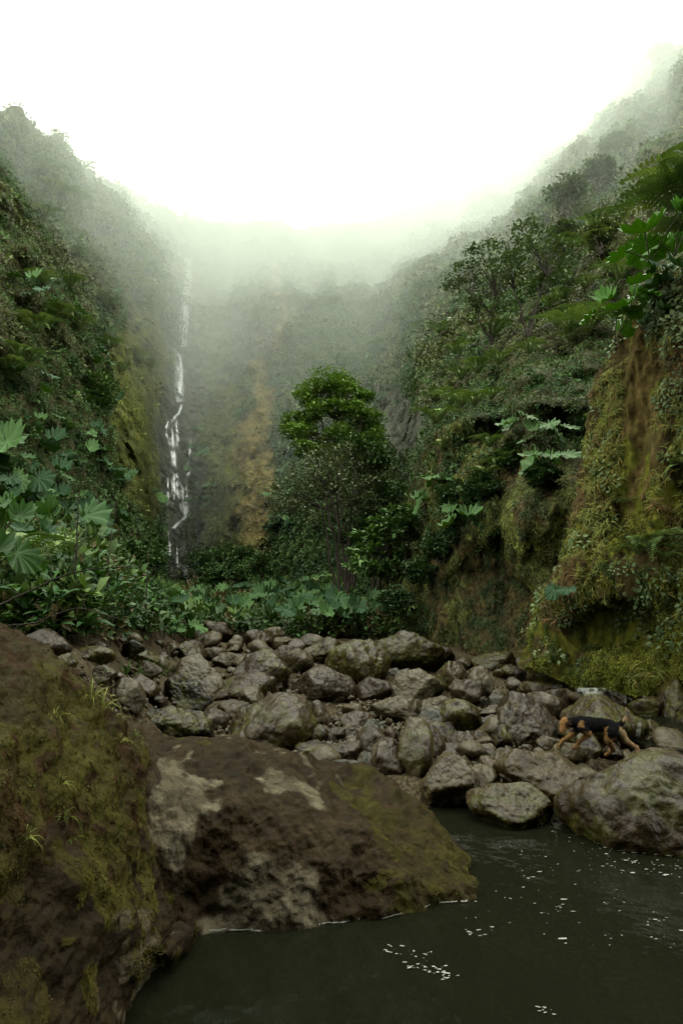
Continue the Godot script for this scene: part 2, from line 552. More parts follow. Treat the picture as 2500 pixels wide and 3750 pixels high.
# ================================================================ the near cliff beside the stream
const CU := 230
const CV := 260
var cp := PackedVector3Array()
var cn := PackedVector3Array()
func build_cliff():
	# rows from foot to top; columns run from the hidden side round the edge to the face towards the viewer
	var foot := S([[1330, 1530, 14.0], [1215, 1520, 12.2], [1200, 1535, 10.6], [1300, 1570, 9.9], [1420, 1590, 9.4], [1570, 1620, 8.8], [1800, 1680, 8.0], [2200, 1800, 6.6]])
	var r1 := S([[1360, 1440, 14.0], [1262, 1425, 12.3], [1252, 1440, 10.7], [1320, 1450, 10.2], [1430, 1460, 9.6], [1570, 1470, 9.0], [1800, 1480, 8.2], [2200, 1500, 6.8]])
	var r2 := S([[1380, 1330, 14.0], [1300, 1325, 12.3], [1272, 1350, 10.5], [1330, 1345, 9.8], [1430, 1345, 9.4], [1570, 1340, 8.9], [1800, 1330, 8.2], [2200, 1300, 6.8]])
	var r3 := S([[1410, 1180, 14.2], [1358, 1175, 12.5], [1335, 1185, 10.8], [1375, 1180, 10.0], [1450, 1180, 9.6], [1570, 1170, 9.0], [1800, 1150, 8.3], [2200, 1100, 6.9]])
	var r4 := S([[1420, 1020, 14.3], [1385, 1015, 12.6], [1362, 1020, 10.9], [1395, 1010, 10.1], [1460, 1010, 9.7], [1570, 1000, 9.1], [1800, 960, 8.4], [2200, 900, 7.0]])
	var r5 := S([[1440, 870, 14.4], [1415, 865, 12.7], [1385, 870, 11.0], [1410, 865, 10.2], [1470, 865, 9.8], [1570, 850, 9.2], [1800, 800, 8.5], [2200, 700, 7.1]])
	var r6 := S([[1470, 770, 14.4], [1445, 765, 12.8], [1425, 770, 11.1], [1440, 765, 10.3], [1490, 750, 9.8], [1570, 730, 9.3], [1800, 660, 8.6], [2200, 550, 7.2]])
	var r7 := S([[1500, 720, 14.6], [1475, 715, 13.0], [1455, 715, 11.4], [1460, 705, 10.7], [1500, 690, 10.3], [1570, 660, 9.8], [1800, 580, 9.1], [2200, 450, 7.7]])
	var r8 := S([[1540, 700, 15.5], [1520, 690, 14.2], [1500, 680, 13.0], [1500, 660, 12.4], [1530, 630, 12.0], [1590, 590, 11.6], [1800, 500, 11.0], [2200, 350, 9.6]])
	var r9 := S([[1600, 720, 18.0], [1590, 690, 17.5], [1560, 650, 16.5], [1560, 620, 16.0], [1590, 580, 15.6], [1640, 530, 15.2], [1800, 430, 14.6], [2200, 250, 13.2]])
	cp = patch([foot, r1, r2, r3, r4, r5, r6, r7, r8, r9], CU, CV)
	var idx := grid_index(CU, CV)
	var nrm := normals_of(cp, idx)
	var col := PackedColorArray()
	col.resize(cp.size())
	for k in cp.size():
		var p := cp[k]
		var n := nrm[k]
		var g := n_mid.get_noise_3d(p.x * 2.2, p.y * 0.55, p.z * 2.2) * 0.42 + n_mid.get_noise_3dv(p * 2.6) * 0.13 + n_fine.get_noise_3d(p.x * 1.6, p.y * 0.6, p.z * 1.6) * 0.10
		var q := pix(p) / 1.5944
		g += -0.55 * pow(blob(q, Vector2(1410, 1440), Vector2(120, 70)), 0.6)
		cp[k] = p + n * g
		var n1 := n_mid.get_noise_3dv(p * 1.8)
		var n2 := n_fine.get_noise_3d(p.x * 1.4, p.y * 0.35, p.z * 1.4)
		var c := Color(0.062, 0.048, 0.020).lerp(Color(0.038, 0.030, 0.014), clampf(0.5 + n1 + n2, 0, 1))
		if blob(q + Vector2(n1 * 60, n2 * 60), Vector2(1468, 950), Vector2(62, 260)) > 0.0:
			c = Color(0.105, 0.076, 0.028).lerp(Color(0.070, 0.060, 0.022), clampf(0.45 + n2 * 1.8 + n1, 0, 1))
		if n1 * 1.2 + n2 * 0.9 > 0.10 - 0.6 * ss(1380.0, 1500.0, q.y) + 0.3 * blob(q, Vector2(1468, 950), Vector2(80, 300)):
			c = Color(0.062, 0.060, 0.014).lerp(Color(0.115, 0.120, 0.020), clampf(0.35 + n2 * 1.5 + n1, 0, 1))
		col[k] = c
	cn = normals_of(cp, idx)
	var o := mesh_node("rock_buttress", make_mesh(cp, idx, col, PackedVector2Array(), cn), M.bank)
	tag(o, "tall ochre earth cliff with moss and hanging grass beside the stream", "cliff", "", "structure")

# nearest cliff point to a pixel
func on_cliff(px: float, py: float) -> Array:
	var best := 1e9
	var at_k := 0
	for j in range(0, CV, 2):
		for i in range(0, CU, 2):
			var k := j * CU + i
			if cn[k].z * 1.0 + cn[k].x * 0.0 < -0.2: continue
			var q := pix(cp[k])
			var e := (q - Vector2(px, py)).length_squared() + maxf(0.0, -cp[k].z - 10.5) * 60.0
			if e < best:
				best = e
				at_k = k
	return [cp[at_k], cn[at_k]]

# ================================================================ the two foreground rocks
func rock_patch(called: String, rows: Array, nu: int, nv: int, rough: float, paint: Callable, label: String):
	var v := patch(rows, nu, nv)
	var idx := grid_index(nu, nv)
	var nrm := normals_of(v, idx)
	var col := PackedColorArray()
	col.resize(v.size())
	for k in v.size():
		var p := v[k]
		var n := nrm[k]
		var g := n_mid.get_noise_3dv(p * 3.0) * 0.10 + n_fine.get_noise_3dv(p * 1.5) * 0.045 + n_fine.get_noise_3dv(p * 4.0) * 0.015 + n_fine.get_noise_3dv(p * 11.0) * 0.005
		v[k] = p + n * g * rough
	nrm = normals_of(v, idx)
	for k in v.size():
		col[k] = paint.call(v[k], nrm[k])
	var o := mesh_node(called, make_mesh(v, idx, col, PackedVector2Array(), nrm), M.big_rock)
	tag(o, label, "boulder")
	foam_mesh.append([v, idx])
	return o

var foam_mesh := []
func moss_tone(p: Vector3) -> Color:
	var f := n_fine.get_noise_3dv(p * 3.0)
	var m := n_mid.get_noise_3dv(p * 2.4)
	return Color(0.050, 0.042, 0.012).lerp(Color(0.080, 0.076, 0.016), clampf(0.45 + m * 1.3 + f * 0.8, 0, 1))

func build_foreground_rocks():
	var ridge := S([[270, 1640, 4.75], [330, 1665, 4.85], [430, 1690, 4.95], [560, 1705, 5.05], [700, 1738, 5.1], [850, 1775, 5.15], [980, 1870, 5.0], [1060, 1955, 4.8], [1086, 2010, 4.7]])
	var back := []
	for p in ridge: back.append(p + Vector3(0, -0.5, -0.55))
	var r2 := S([[285, 1740, 4.15], [335, 1760, 4.1], [430, 1775, 4.2], [560, 1785, 4.25], [700, 1815, 4.32], [850, 1860, 4.42], [985, 1925, 4.5], [1070, 1985, 4.5], [1089, 2030, 4.5]])
	var r3 := S([[315, 1900, 3.75], [350, 1920, 3.7], [445, 1930, 3.82], [570, 1935, 3.86], [710, 1945, 3.92], [860, 1965, 4.02], [990, 2000, 4.2], [1070, 2028, 4.3], [1090, 2045, 4.4]])
	var r4 := []
	for e in [[350, 2165], [380, 2160], [440, 2147], [570, 2137], [710, 2125], [870, 2110], [990, 2090], [1065, 2072], [1088, 2060]]:
		r4.append(on_level(e[0] * 1.5944, e[1] * 1.5944, 0.0))
	var r5 := []
	for p in r4: r5.append(p + Vector3(0, -0.75, 0.25))
	var grey := func(p: Vector3, n: Vector3) -> Color:
		var m := n_mid.get_noise_3dv(p * 2.0)
		var f := n_fine.get_noise_3dv(p * 2.2)
		var c := Color(0.062, 0.044, 0.026).lerp(Color(0.034, 0.024, 0.013), clampf(0.5 + m + f * 0.8, 0, 1))
		var q := pix(p) / 1.5944
		var pale := blob(q, Vector2(400, 1880), Vector2(90, 190)) + blob(q, Vector2(640, 2040), Vector2(200, 140)) + 0.55 * blob(q, Vector2(620, 1790), Vector2(330, 110)) + 0.5 * ss(2085.0, 2120.0, q.y)
		var pn := n_mid.get_noise_3dv(p * 5.0) * 0.55 + f * 0.35 + pale
		if pn > 0.40:
			c = c.lerp(Color(0.150, 0.130, 0.100).lerp(Color(0.235, 0.214, 0.175), clampf(f * 2.0, 0, 1)), ss(0.40, 0.52, pn))
		if m * 1.3 + f * 0.9 + 0.9 * ss(680.0, 1000.0, q.x) - 1.2 * pale > 0.42:
			c = moss_tone(p).lerp(Color(0.05, 0.036, 0.016), clampf(0.35 - f * 1.5, 0, 1))
		return c
	rock_patch("grey_boulder", [back, ridge, r2, r3, r4, r5], 330, 230, 1.0, grey, "huge grey-brown boulder with pale worn patches sloping into the dark pool")
	var m0 := S([[-420, 1290, 3.6], [-230, 1330, 3.7], [-80, 1385, 3.9], [60, 1470, 4.1], [170, 1555, 4.4], [270, 1640, 4.6], [335, 1760, 4.75], [372, 1900, 4.7]])
	for k in m0.size(): m0[k] = m0[k] + Vector3(0, -0.5, -0.3)
	var m1 := S([[-420, 1290, 2.9], [-230, 1335, 3.05], [-80, 1390, 3.25], [60, 1472, 3.45], [170, 1555, 3.75], [265, 1640, 4.0], [325, 1750, 4.1], [352, 1890, 4.05]])
	var m2 := S([[-420, 1560, 2.15], [-230, 1590, 2.3], [-80, 1620, 2.45], [60, 1660, 2.65], [170, 1710, 2.95], [255, 1770, 3.3], [325, 1870, 3.6], [372, 1980, 3.7]])
	var m3 := S([[-420, 1900, 1.85], [-230, 1910, 1.95], [-80, 1920, 2.12], [60, 1935, 2.35], [180, 1955, 2.75], [270, 1985, 3.05], [350, 2040, 3.35], [412, 2090, 3.55]])
	var m4 := S([[-420, 2250, 1.7], [-230, 2240, 1.85], [-80, 2230, 2.0], [60, 2215, 2.2], [180, 2205, 2.45], [275, 2200, 2.75], [360, 2190, 3.15], [432, 2150, 3.6]])
	var m5 := []
	for e in [[-420, 3600], [-230, 3500], [-80, 3350], [60, 3050], [180, 2620], [300, 2345], [370, 2250], [438, 2155]]:
		m5.append(on_level(e[0] * 1.5944, e[1] * 1.5944, 0.0))
	var m6 := []
	for p in m5: m6.append(p + Vector3(0.05, -0.9, 0.12))
	var mossy := func(p: Vector3, n: Vector3) -> Color:
		var m := n_mid.get_noise_3dv(p * 2.2)
		var f := n_fine.get_noise_3dv(p * 2.0)
		var q := pix(p) / 1.5944
		var c := Color(0.040, 0.029, 0.016).lerp(Color(0.022, 0.017, 0.009), clampf(0.5 + m + f, 0, 1))
		if m * 1.1 + f * 0.9 + 0.85 * ss(2230.0, 1850.0, q.y + 0.5 * q.x) > 0.14:
			c = moss_tone(p)
			if f + m * 0.5 < -0.14: c = Color(0.055, 0.034, 0.013)
		if blob(q + Vector2(f * 60, m * 60), Vector2(330, 2230), Vector2(90, 140)) > 0.1 and f > -0.05:
			c = Color(0.12, 0.10, 0.075)
		return c
	rock_patch("mossy_boulder", [m0, m1, m2, m3, m4, m5, m6], 300, 330, 1.15, mossy, "big mossy earth-brown mound of rock with grass tufts next to the pool")

# ================================================================ unseen gorge wall added behind the viewer to shade the foreground
func build_shade_wall():
	var nu := 90
	var nv := 46
	var v := PackedVector3Array()
	var col := PackedColorArray()
	v.resize(nu * nv); col.resize(nu * nv)
	for i in nu:
		var an := lerpf(-0.20, PI + 0.22, float(i) / (nu - 1))
		for j in nv:
			var t := float(j) / (nv - 1)
			var r := lerpf(8.5, 14.0, t) + 3.0 * sin(an) + n_big.get_noise_2d(an * 30.0, t * 25.0) * 2.5 + n_mid.get_noise_2d(an * 25.0, t * 30.0) * 0.8
			r *= 1.0 - 0.42 * maxf(0.0, -cos(an))
			var p := Vector3(cos(an) * r * 1.05, -1.5 + 42.0 * t, sin(an) * r)
			v[j * nu + i] = p
			col[j * nu + i] = Color(0.034, 0.048, 0.018).lerp(Color(0.06, 0.055, 0.024), clampf(0.5 + n_mid.get_noise_3dv(p), 0, 1))
	var o := mesh_node("added_shade_wall", make_mesh(v, grid_index(nu, nv), col), M.earth)
	tag(o, "unseen overgrown gorge wall added to shade the foreground", "cliff", "", "structure")

# ================================================================ boulders
# cx, cy, width, height in photo pixels, kind, look
const ROCKS := [
	[705, 2484, 232, 150, "g", "broad pale slab of rock with bare grey face"], [690, 2545, 178, 150, "d", "peaked dark mossy boulder in front of the broad pale slab"], [681, 2392, 112, 70, "m", ""], [950, 2470, 205, 155, "bm", "big brown boulder with moss clumps among the scattered stones"],
	[905, 2525, 215, 100, "bm", ""], [463, 2548, 132, 110, "g", ""], [635, 2655, 290, 115, "d", "long dark slab lying behind the huge grey-brown boulder"], [775, 2640, 118, 80, "b", ""], [995, 2668, 305, 220, "bm", "large brown wedge boulder with mossy ridge and black shaded side"],
	[790, 2315, 132, 74, "b", ""], [808, 2278, 74, 58, "b", ""], [917, 2292, 84, 78, "d", ""], [944, 2352, 98, 84, "b", ""], [862, 2362, 62, 66, "g", ""], [1000, 2337, 88, 74, "g", ""],
	[785, 2396, 104, 46, "b", ""], [835, 2421, 108, 58, "g", ""], [525, 2411, 118, 60, "m", ""], [537, 2457, 112, 66, "b", ""], [520, 2507, 128, 64, "bm", ""], [380, 2472, 92, 64, "m", ""], [432, 2484, 68, 42, "b", ""],
	[920, 2564, 88, 88, "ga", ""], [985, 2557, 42, 40, "r", ""], [855, 2607, 112, 70, "b", ""], [910, 2642, 84, 56, "d", ""], [575, 2562, 74, 66, "b", ""],
	[196, 2357, 165, 92, "b", "dark brown boulder under the glossy plants on the bank"], [345, 2402, 145, 66, "m", ""], [357, 2378, 80, 48, "d", ""], [232, 2428, 80, 62, "m", ""],
	[1187, 2520, 212, 132, "b", "rounded brown boulder with a pale worn top"], [1305, 2440, 230, 170, "m", "shaggy moss-covered boulder with yellow grass on its brow"], [1490, 2396, 258, 142, "m", "widest moss-grown boulder at the foot of the bank"], [1192, 2386, 134, 90, "m", ""],
	[1522, 2516, 200, 120, "g", "smooth grey dome boulder below the moss-grown one"], [1367, 2531, 134, 82, "b", ""], [1087, 2427, 114, 94, "g", ""], [1455, 2601, 184, 86, "g", ""], [1356, 2697, 108, 102, "k", "round blue-grey stone among pale rubble"],
	[1513, 2763, 138, 220, "gm", "tall pale upright boulder streaked with moss"], [1422, 2790, 142, 152, "ba", "tawny angular block leaning by the tall pale boulder"], [1243, 2758, 180, 82, "b", ""], [1171, 2621, 92, 98, "b", ""], [1285, 2678, 78, 54, "ga", ""], [1422, 2698, 60, 58, "r", ""],
	[1305, 2637, 124, 60, "bm", ""], [1357, 2761, 48, 56, "g", ""], [1165, 2694, 66, 66, "bm", ""], [1228, 2696, 76, 54, "b", ""], [1637, 2862, 190, 185, "w", "brown boulder streaked white with its foot in the pool"], [1595, 2674, 100, 64, "g", ""], [1597, 2732, 62, 124, "b", ""],
	[1656, 2758, 86, 62, "b", ""], [1667, 2711, 74, 60, "b", ""], [1655, 2486, 118, 118, "bm", ""], [1590, 2592, 128, 74, "g", ""], [1680, 2630, 148, 128, "m", "squat boulder with bright yellow-green moss"], [1705, 2546, 114, 98, "b", ""],
	[1808, 2427, 158, 76, "m", ""], [1755, 2506, 96, 110, "g", ""], [1878, 2468, 92, 60, "d", ""], [1885, 2508, 62, 48, "b", ""], [2027, 2477, 172, 100, "m", "mossy boulder next to the little cascade"], [1917, 2652, 188, 195, "b", "large smooth grey-brown boulder leaning in the stream"],
	[1990, 2594, 148, 112, "b", ""], [1990, 2532, 168, 66, "m", ""], [2195, 2655, 292, 196, "bm", "large mossy boulder behind the dog"], [2228, 2522, 170, 66, "m", "low mossy boulder in front of the little cascade"], [2235, 2568, 114, 64, "b", ""], [2330, 2467, 124, 94, "m", ""],
	[2372, 2511, 100, 70, "m", ""], [2333, 2563, 92, 62, "d", ""], [2367, 2603, 112, 94, "m", ""], [2455, 2582, 125, 165, "m", ""], [2515, 2642, 90, 95, "d", ""], [2395, 2693, 88, 90, "bm", ""], [2460, 2778, 120, 72, "b", ""],
	[1848, 2703, 98, 88, "da", ""], [1800, 2656, 86, 66, "b", ""], [1787, 2613, 98, 50, "b", ""], [2090, 2771, 138, 90, "g", "wet grey boulder under the dog's front paw"], [2015, 2733, 98, 66, "g", ""], [2087, 2706, 56, 50, "g", ""], [2155, 2738, 98, 116, "d", ""], [2240, 2762, 94, 66, "b", "small wet brown boulder under the dog's hind paw"],
	[1975, 2832, 305, 158, "ya", "broad flat tawny boulder with speckled top"], [1840, 2777, 112, 70, "y", ""], [2097, 2840, 98, 64, "g", ""], [2165, 2810, 62, 50, "y", ""], [2350, 2935, 520, 300, "bm", "huge rounded mossy boulder beneath the dog at the pool edge"],
	[1862, 2950, 270, 130, "wm", "angular pale boulder with green moss at the waterline"], [1943, 2896, 108, 80, "g", ""], [1770, 2862, 104, 94, "g", ""], [1830, 2881, 66, 50, "g", ""], [1700, 2722, 84, 70, "b", ""], [1757, 2706, 88, 60, "b", ""], [1785, 2761, 64, 64, "y", ""], [1775, 2796, 42, 44, "g", ""], [1822, 2551, 66, 42, "g", ""],
	[1130, 2350, 70, 55, "b", ""], [1090, 2372, 62, 42, "g", ""], [1045, 2395, 90, 60, "b", ""], [1110, 2290, 75, 60, "g", ""], [1060, 2300, 60, 60, "b", ""], [1170, 2310, 50, 40, "m", ""], [700, 2300, 60, 40, "b", ""], [1560, 2440, 60, 40, "b", ""], [1905, 2430, 60, 46, "g", ""], [1700, 2430, 70, 40, "g", ""],
	[1260, 2600, 60, 36, "g", ""], [1215, 2640, 52, 36, "b", ""], [1110, 2600, 90, 66, "d", ""], [1040, 2590, 56, 40, "g", ""], [760, 2560, 60, 40, "b", ""], [1730, 2770, 60, 44, "b", ""], [1690, 2800, 66, 50, "g", ""], [1500, 2620, 60, 36, "b", ""], [1560, 2640, 56, 34, "g", ""], [2290, 2770, 80, 40, "b", ""], [2338, 2806, 120, 62, "y", ""], [2170, 2520, 190, 96, "d", "low dark ledge under the little cascade"]]

var ico := {}
func icosphere(level: int) -> Array:
	if ico.has(level): return ico[level]
	var t := (1.0 + sqrt(5.0)) / 2.0
	var v: Array[Vector3] = []
	for p in [[-1, t, 0], [1, t, 0], [-1, -t, 0], [1, -t, 0], [0, -1, t], [0, 1, t], [0, -1, -t], [0, 1, -t], [t, 0, -1], [t, 0, 1], [-t, 0, -1], [-t, 0, 1]]:
		v.append(Vector3(p[0], p[1], p[2]).normalized())
	var f := [0, 11, 5, 0, 5, 1, 0, 1, 7, 0, 7, 10, 0, 10, 11, 1, 5, 9, 5, 11, 4, 11, 10, 2, 10, 7, 6, 7, 1, 8, 3, 9, 4, 3, 4, 2, 3, 2, 6, 3, 6, 8, 3, 8, 9, 4, 9, 5, 2, 4, 11, 6, 2, 10, 8, 6, 7, 9, 8, 1]
	for l in level:
		var g := []
		var mid := {}
		for k in range(0, f.size(), 3):
			var m := []
			for e in 3:
				var a: int = f[k + e]
				var b: int = f[k + (e + 1) % 3]
				var key := mini(a, b) * 100000 + maxi(a, b)
				if not mid.has(key):
					mid[key] = v.size()
					v.append(((v[a] + v[b]) * 0.5).normalized())
				m.append(mid[key])
			g.append_array([f[k], m[0], m[2], f[k + 1], m[1], m[0], f[k + 2], m[2], m[1], m[0], m[1], m[2]])
		f = g
	var idx := PackedInt32Array()
	for k in range(0, f.size(), 3):
		idx.append_array([f[k], f[k + 2], f[k + 1]])
	ico[level] = [PackedVector3Array(v), idx]
	return ico[level]

# a stone: a ball cut by soft planes, fitted to half sizes, with lumps; returns [points, index, normals]
func stone_shape(level: int, half: Vector3, sharp: float, seed_at: Vector3, lumps: float) -> Array:
	var base: Array = icosphere(level)
	var dirs: PackedVector3Array = base[0]
	var planes: Array[Vector3] = []
	var dist: Array[float] = []
	for k in 13:
		planes.append(Vector3(rf(-1, 1), rf(-0.9, 1), rf(-1, 1)).normalized())
		dist.append(rf(0.55, 0.98))
	var v := PackedVector3Array()
	v.resize(dirs.size())
	var lo := Vector3.ONE * 9
	var hi := Vector3.ONE * -9
	for k in dirs.size():
		var d := dirs[k]
		var s := pow(1.0 / 1.05, sharp)
		for e in 13:
			var c := d.dot(planes[e])
			if c > 0.05: s += pow(c / dist[e], sharp)
		var r := pow(s, -1.0 / sharp)
		var p := d * r
		v[k] = p
		lo = lo.min(p); hi = hi.max(p)
	var mid := (lo + hi) * 0.5
	var sc := half / ((hi - lo) * 0.5)
	var big := (half.x + half.y + half.z) / 3.0
	for k in v.size():
		var p := (v[k] - mid) * sc
		var w := p / big + seed_at
		var g := n_mid.get_noise_3dv(w * 1.6) * 0.15 + n_fine.get_noise_3dv(w * 0.9) * 0.08
		if level > 3: g += n_fine.get_noise_3dv(w * 3.0) * 0.025
		v[k] = p + dirs[k] * g * big * lumps
	return [v, base[1], normals_of(v, base[1])]

const TONES := {"g": [[0.108, 0.090, 0.048], [0.060, 0.046, 0.022]], "b": [[0.066, 0.045, 0.018], [0.035, 0.024, 0.010]], "d": [[0.032, 0.024, 0.010], [0.018, 0.013, 0.006]], "m": [[0.048, 0.032, 0.011], [0.029, 0.019, 0.007]],
	"k": [[0.053, 0.054, 0.034], [0.034, 0.036, 0.021]], "r": [[0.092, 0.050, 0.023], [0.060, 0.037, 0.018]], "w": [[0.100, 0.075, 0.034], [0.046, 0.032, 0.014]], "y": [[0.088, 0.063, 0.022], [0.052, 0.037, 0.014]]}
func stone_colors(v: PackedVector3Array, n: PackedVector3Array, kind: String, org: Vector3) -> PackedColorArray:
	var t: Array = TONES[kind[0]]
	var tint := rf(0.85, 1.2)
	var c0 := Color(t[0][0], t[0][1], t[0][2]) * tint
	var c1 := Color(t[1][0], t[1][1], t[1][2]) * tint
	var moss := 0.62 if kind[0] == "m" else (0.30 if "m" in kind else 0.0)
	if kind[0] == "d": moss = 0.22
	var pale := 0.3 if kind[0] in ["g", "w"] else 0.0
	var col := PackedColorArray()
	col.resize(v.size())
	for k in v.size():
		var p := v[k] + org
		var m := n_mid.get_noise_3dv(p * 3.0)
		var f := n_fine.get_noise_3dv(p * 2.6)
		var c := c0.lerp(c1, clampf(0.5 + m * 1.1 + f * 0.8, 0, 1))
		var pw := m + 0.5 * f + pale * 0.5
		if pw > 0.22: c = c.lerp(Color(0.165, 0.140, 0.098), 0.6 * ss(0.22, 0.34, pw))
		if moss > 0.0 and m * 1.2 + f * 0.8 + moss * 1.1 - 0.32 > 0.0:
			c = Color(0.056, 0.046, 0.013).lerp(Color(0.092, 0.090, 0.018), clampf(0.35 + f * 1.6 + m, 0, 1))
			if f < -0.22: c = Color(0.055, 0.038, 0.016)
		col[k] = c
	return col

var stone_points := []
var tops := []      # stones on which other things may rest: [centre, half sizes]
func build_boulders():
	for e in ROCKS:
		var w: float = e[2]
		var h: float = e[3]
		var foot := on_bed(e[0], e[1] + h * 0.40)
		var d := -foot.z
		if e[1] > 2880.0 or (e[0] == 1637): d = -on_level(e[0], e[1] + h * 0.45, 0.0).z
		var c := at(e[0], e[1], d)
		var m := d * 1.03 / F
		var half := Vector3(w * 0.5 * m, h * 0.56 * m, (w * 0.5 + h * 0.25) * 0.8 * m)
		d += half.z * 0.35
		c = at(e[0], e[1] + h * 0.04, d)
		half *= d / (d - half.z * 0.35)
		var kind: String = e[4]
		var level := 5 if w > 175 else (4 if w > 70 else 3)
		var s := stone_shape(level, half, 26.0 if "a" in kind else rf(9.0, 20.0), Vector3(e[0] * 0.37, e[1] * 0.53, w), 1.0)
		var o := mesh_node("boulder" if w > 75.0 else "stone", make_mesh(s[0], s[1], stone_colors(s[0], s[2], kind, c), PackedVector2Array(), s[2]), M.boulder)
		o.position = c
		if c.y - half.y < 0.03 and d < 6.6:
			var moved := PackedVector3Array()
			for p in s[0]: moved.append(p + c)
			foam_mesh.append([moved, s[1]])
		var look: String = e[5]
		if look: tag(o, look, "boulder", "boulders strewn along the stream")
		else:
			var words: String = {"g": "pale grey-brown", "b": "plain brown", "d": "dark", "m": "moss-covered", "k": "blue-grey", "r": "reddish", "w": "white-streaked", "y": "tawny wet"}[kind[0]]
			if kind == "bm" or kind == "gm": words += " half-mossy"
			if "a" in kind: words += " angular"
			var size := "medium-sized" if w > 75.0 else "small"
			var side := "on the dry rubble bar"
			if e[0] > 1690: side = "in and beside the running stream"
			elif e[1] < 2420: side = "at the upper edge of the rubble below the plants"
			elif e[0] < 620: side = "on the grassy bank behind the mossy mound"
			tag(o, "%s %s stone lying %s" % [size, words, side], "boulder" if w > 75.0 else "stone", "boulders strewn along the stream" if w > 75.0 else "stones between the boulders")
		tops.append([c, half])
		stone_points.append([s[0], c])
	# loose stones fill the gaps
	var shapes := []
	for k in 10:
		var kind: String = ["g", "b", "b", "g", "r", "k", "y", "b", "g", "d"][k]
		var s := stone_shape(3 if k < 7 else 2, Vector3(1.0, rf(0.55, 0.8), rf(0.75, 1.0)), rf(7.0, 24.0), Vector3(k * 9.1, 3, 5), 1.0)
		shapes.append([make_mesh(s[0], s[1], stone_colors(s[0], s[2], kind, Vector3(k * 3, 0, 0)), PackedVector2Array(), s[2]), kind])
	var made := 0
	var tries := 0
	while made < 290 and tries < 7000:
		tries += 1
		var px := rf(420, 2480)
		var py := rf(2330, 2930)
		if px < 800 and py > 2600: continue
		var p := on_bed(px, py)
		if -p.z < 5.7: continue
		var r := rf(0.03, 0.085) * (1.0 + 0.05 * -p.z) * (1.0 if rng.randf() < 0.6 else rf(1.6, 2.6))
		var inside := false
		for t in tops:
			var q: Vector3 = (p - t[0]) / t[1]
			if q.length() < 0.8:
				inside = true
				break
		if inside: continue
		var k := rng.randi() % 10
		var o := mesh_node("stone", shapes[k][0], M.boulder)
		o.position = p + Vector3(0, r * 0.3 + 0.03, 0)
		o.scale = Vector3.ONE * r
		o.rotation = Vector3(rf(-0.4, 0.4), rf(0, TAU), rf(-0.4, 0.4))
		var words: String = {"g": "pale grey", "b": "brown", "r": "reddish", "k": "blue-grey", "y": "tawny", "d": "dark"}[shapes[k][1]]
		tag(o, "loose %s %s stone lying between the boulders" % ["fist-sized" if r < 0.13 else "head-sized", words], "stone", "loose stones between the boulders")
		made += 1
	# gravel, too small to tell apart
	var mm := MultiMesh.new()
	mm.transform_format = MultiMesh.TRANSFORM_3D
	mm.mesh = shapes[8][0]
	mm.instance_count = 5200
	for k in 5200:
		var p := on_bed(rf(300, 2500), lerpf(2345, 2900, sqrt(rng.randf())))
		if k % 3 == 0: p = on_bed(rf(1150, 1780), rf(2560, 2880))
		var r := rf(0.010, 0.032) * (1.0 + 0.06 * -p.z)
		p.y += r * 0.2 + rf(0.0, 0.04)
		mm.set_instance_transform(k, Transform3D(Basis.from_euler(Vector3(rf(0, 6), rf(0, 6), rf(0, 6))).scaled(Vector3.ONE * r), p))
	var o := MultiMeshInstance3D.new()
	o.name = "gravel"
	o.multimesh = mm
	o.material_override = M.boulder
	add_child(o)
	tag(o, "pale brown gravel between the boulders of the stream bed", "gravel", "", "stuff")

# ================================================================ water
func strip(v: PackedVector3Array, idx: PackedInt32Array, pts: Array, width: Array, facing: Vector3):
	var b := v.size()
	for k in pts.size():
		var t: Vector3 = (pts[mini(k + 1, pts.size() - 1)] - pts[maxi(k - 1, 0)]).normalized()
		var s: Vector3 = t.cross(facing).normalized() * float(width[k]) * 0.5
		v.append(pts[k] - s)
		v.append(pts[k] + s)
	for k in pts.size() - 1:
		var a := b + k * 2
		idx.append_array([a, a + 2, a + 1, a + 1, a + 2, a + 3])

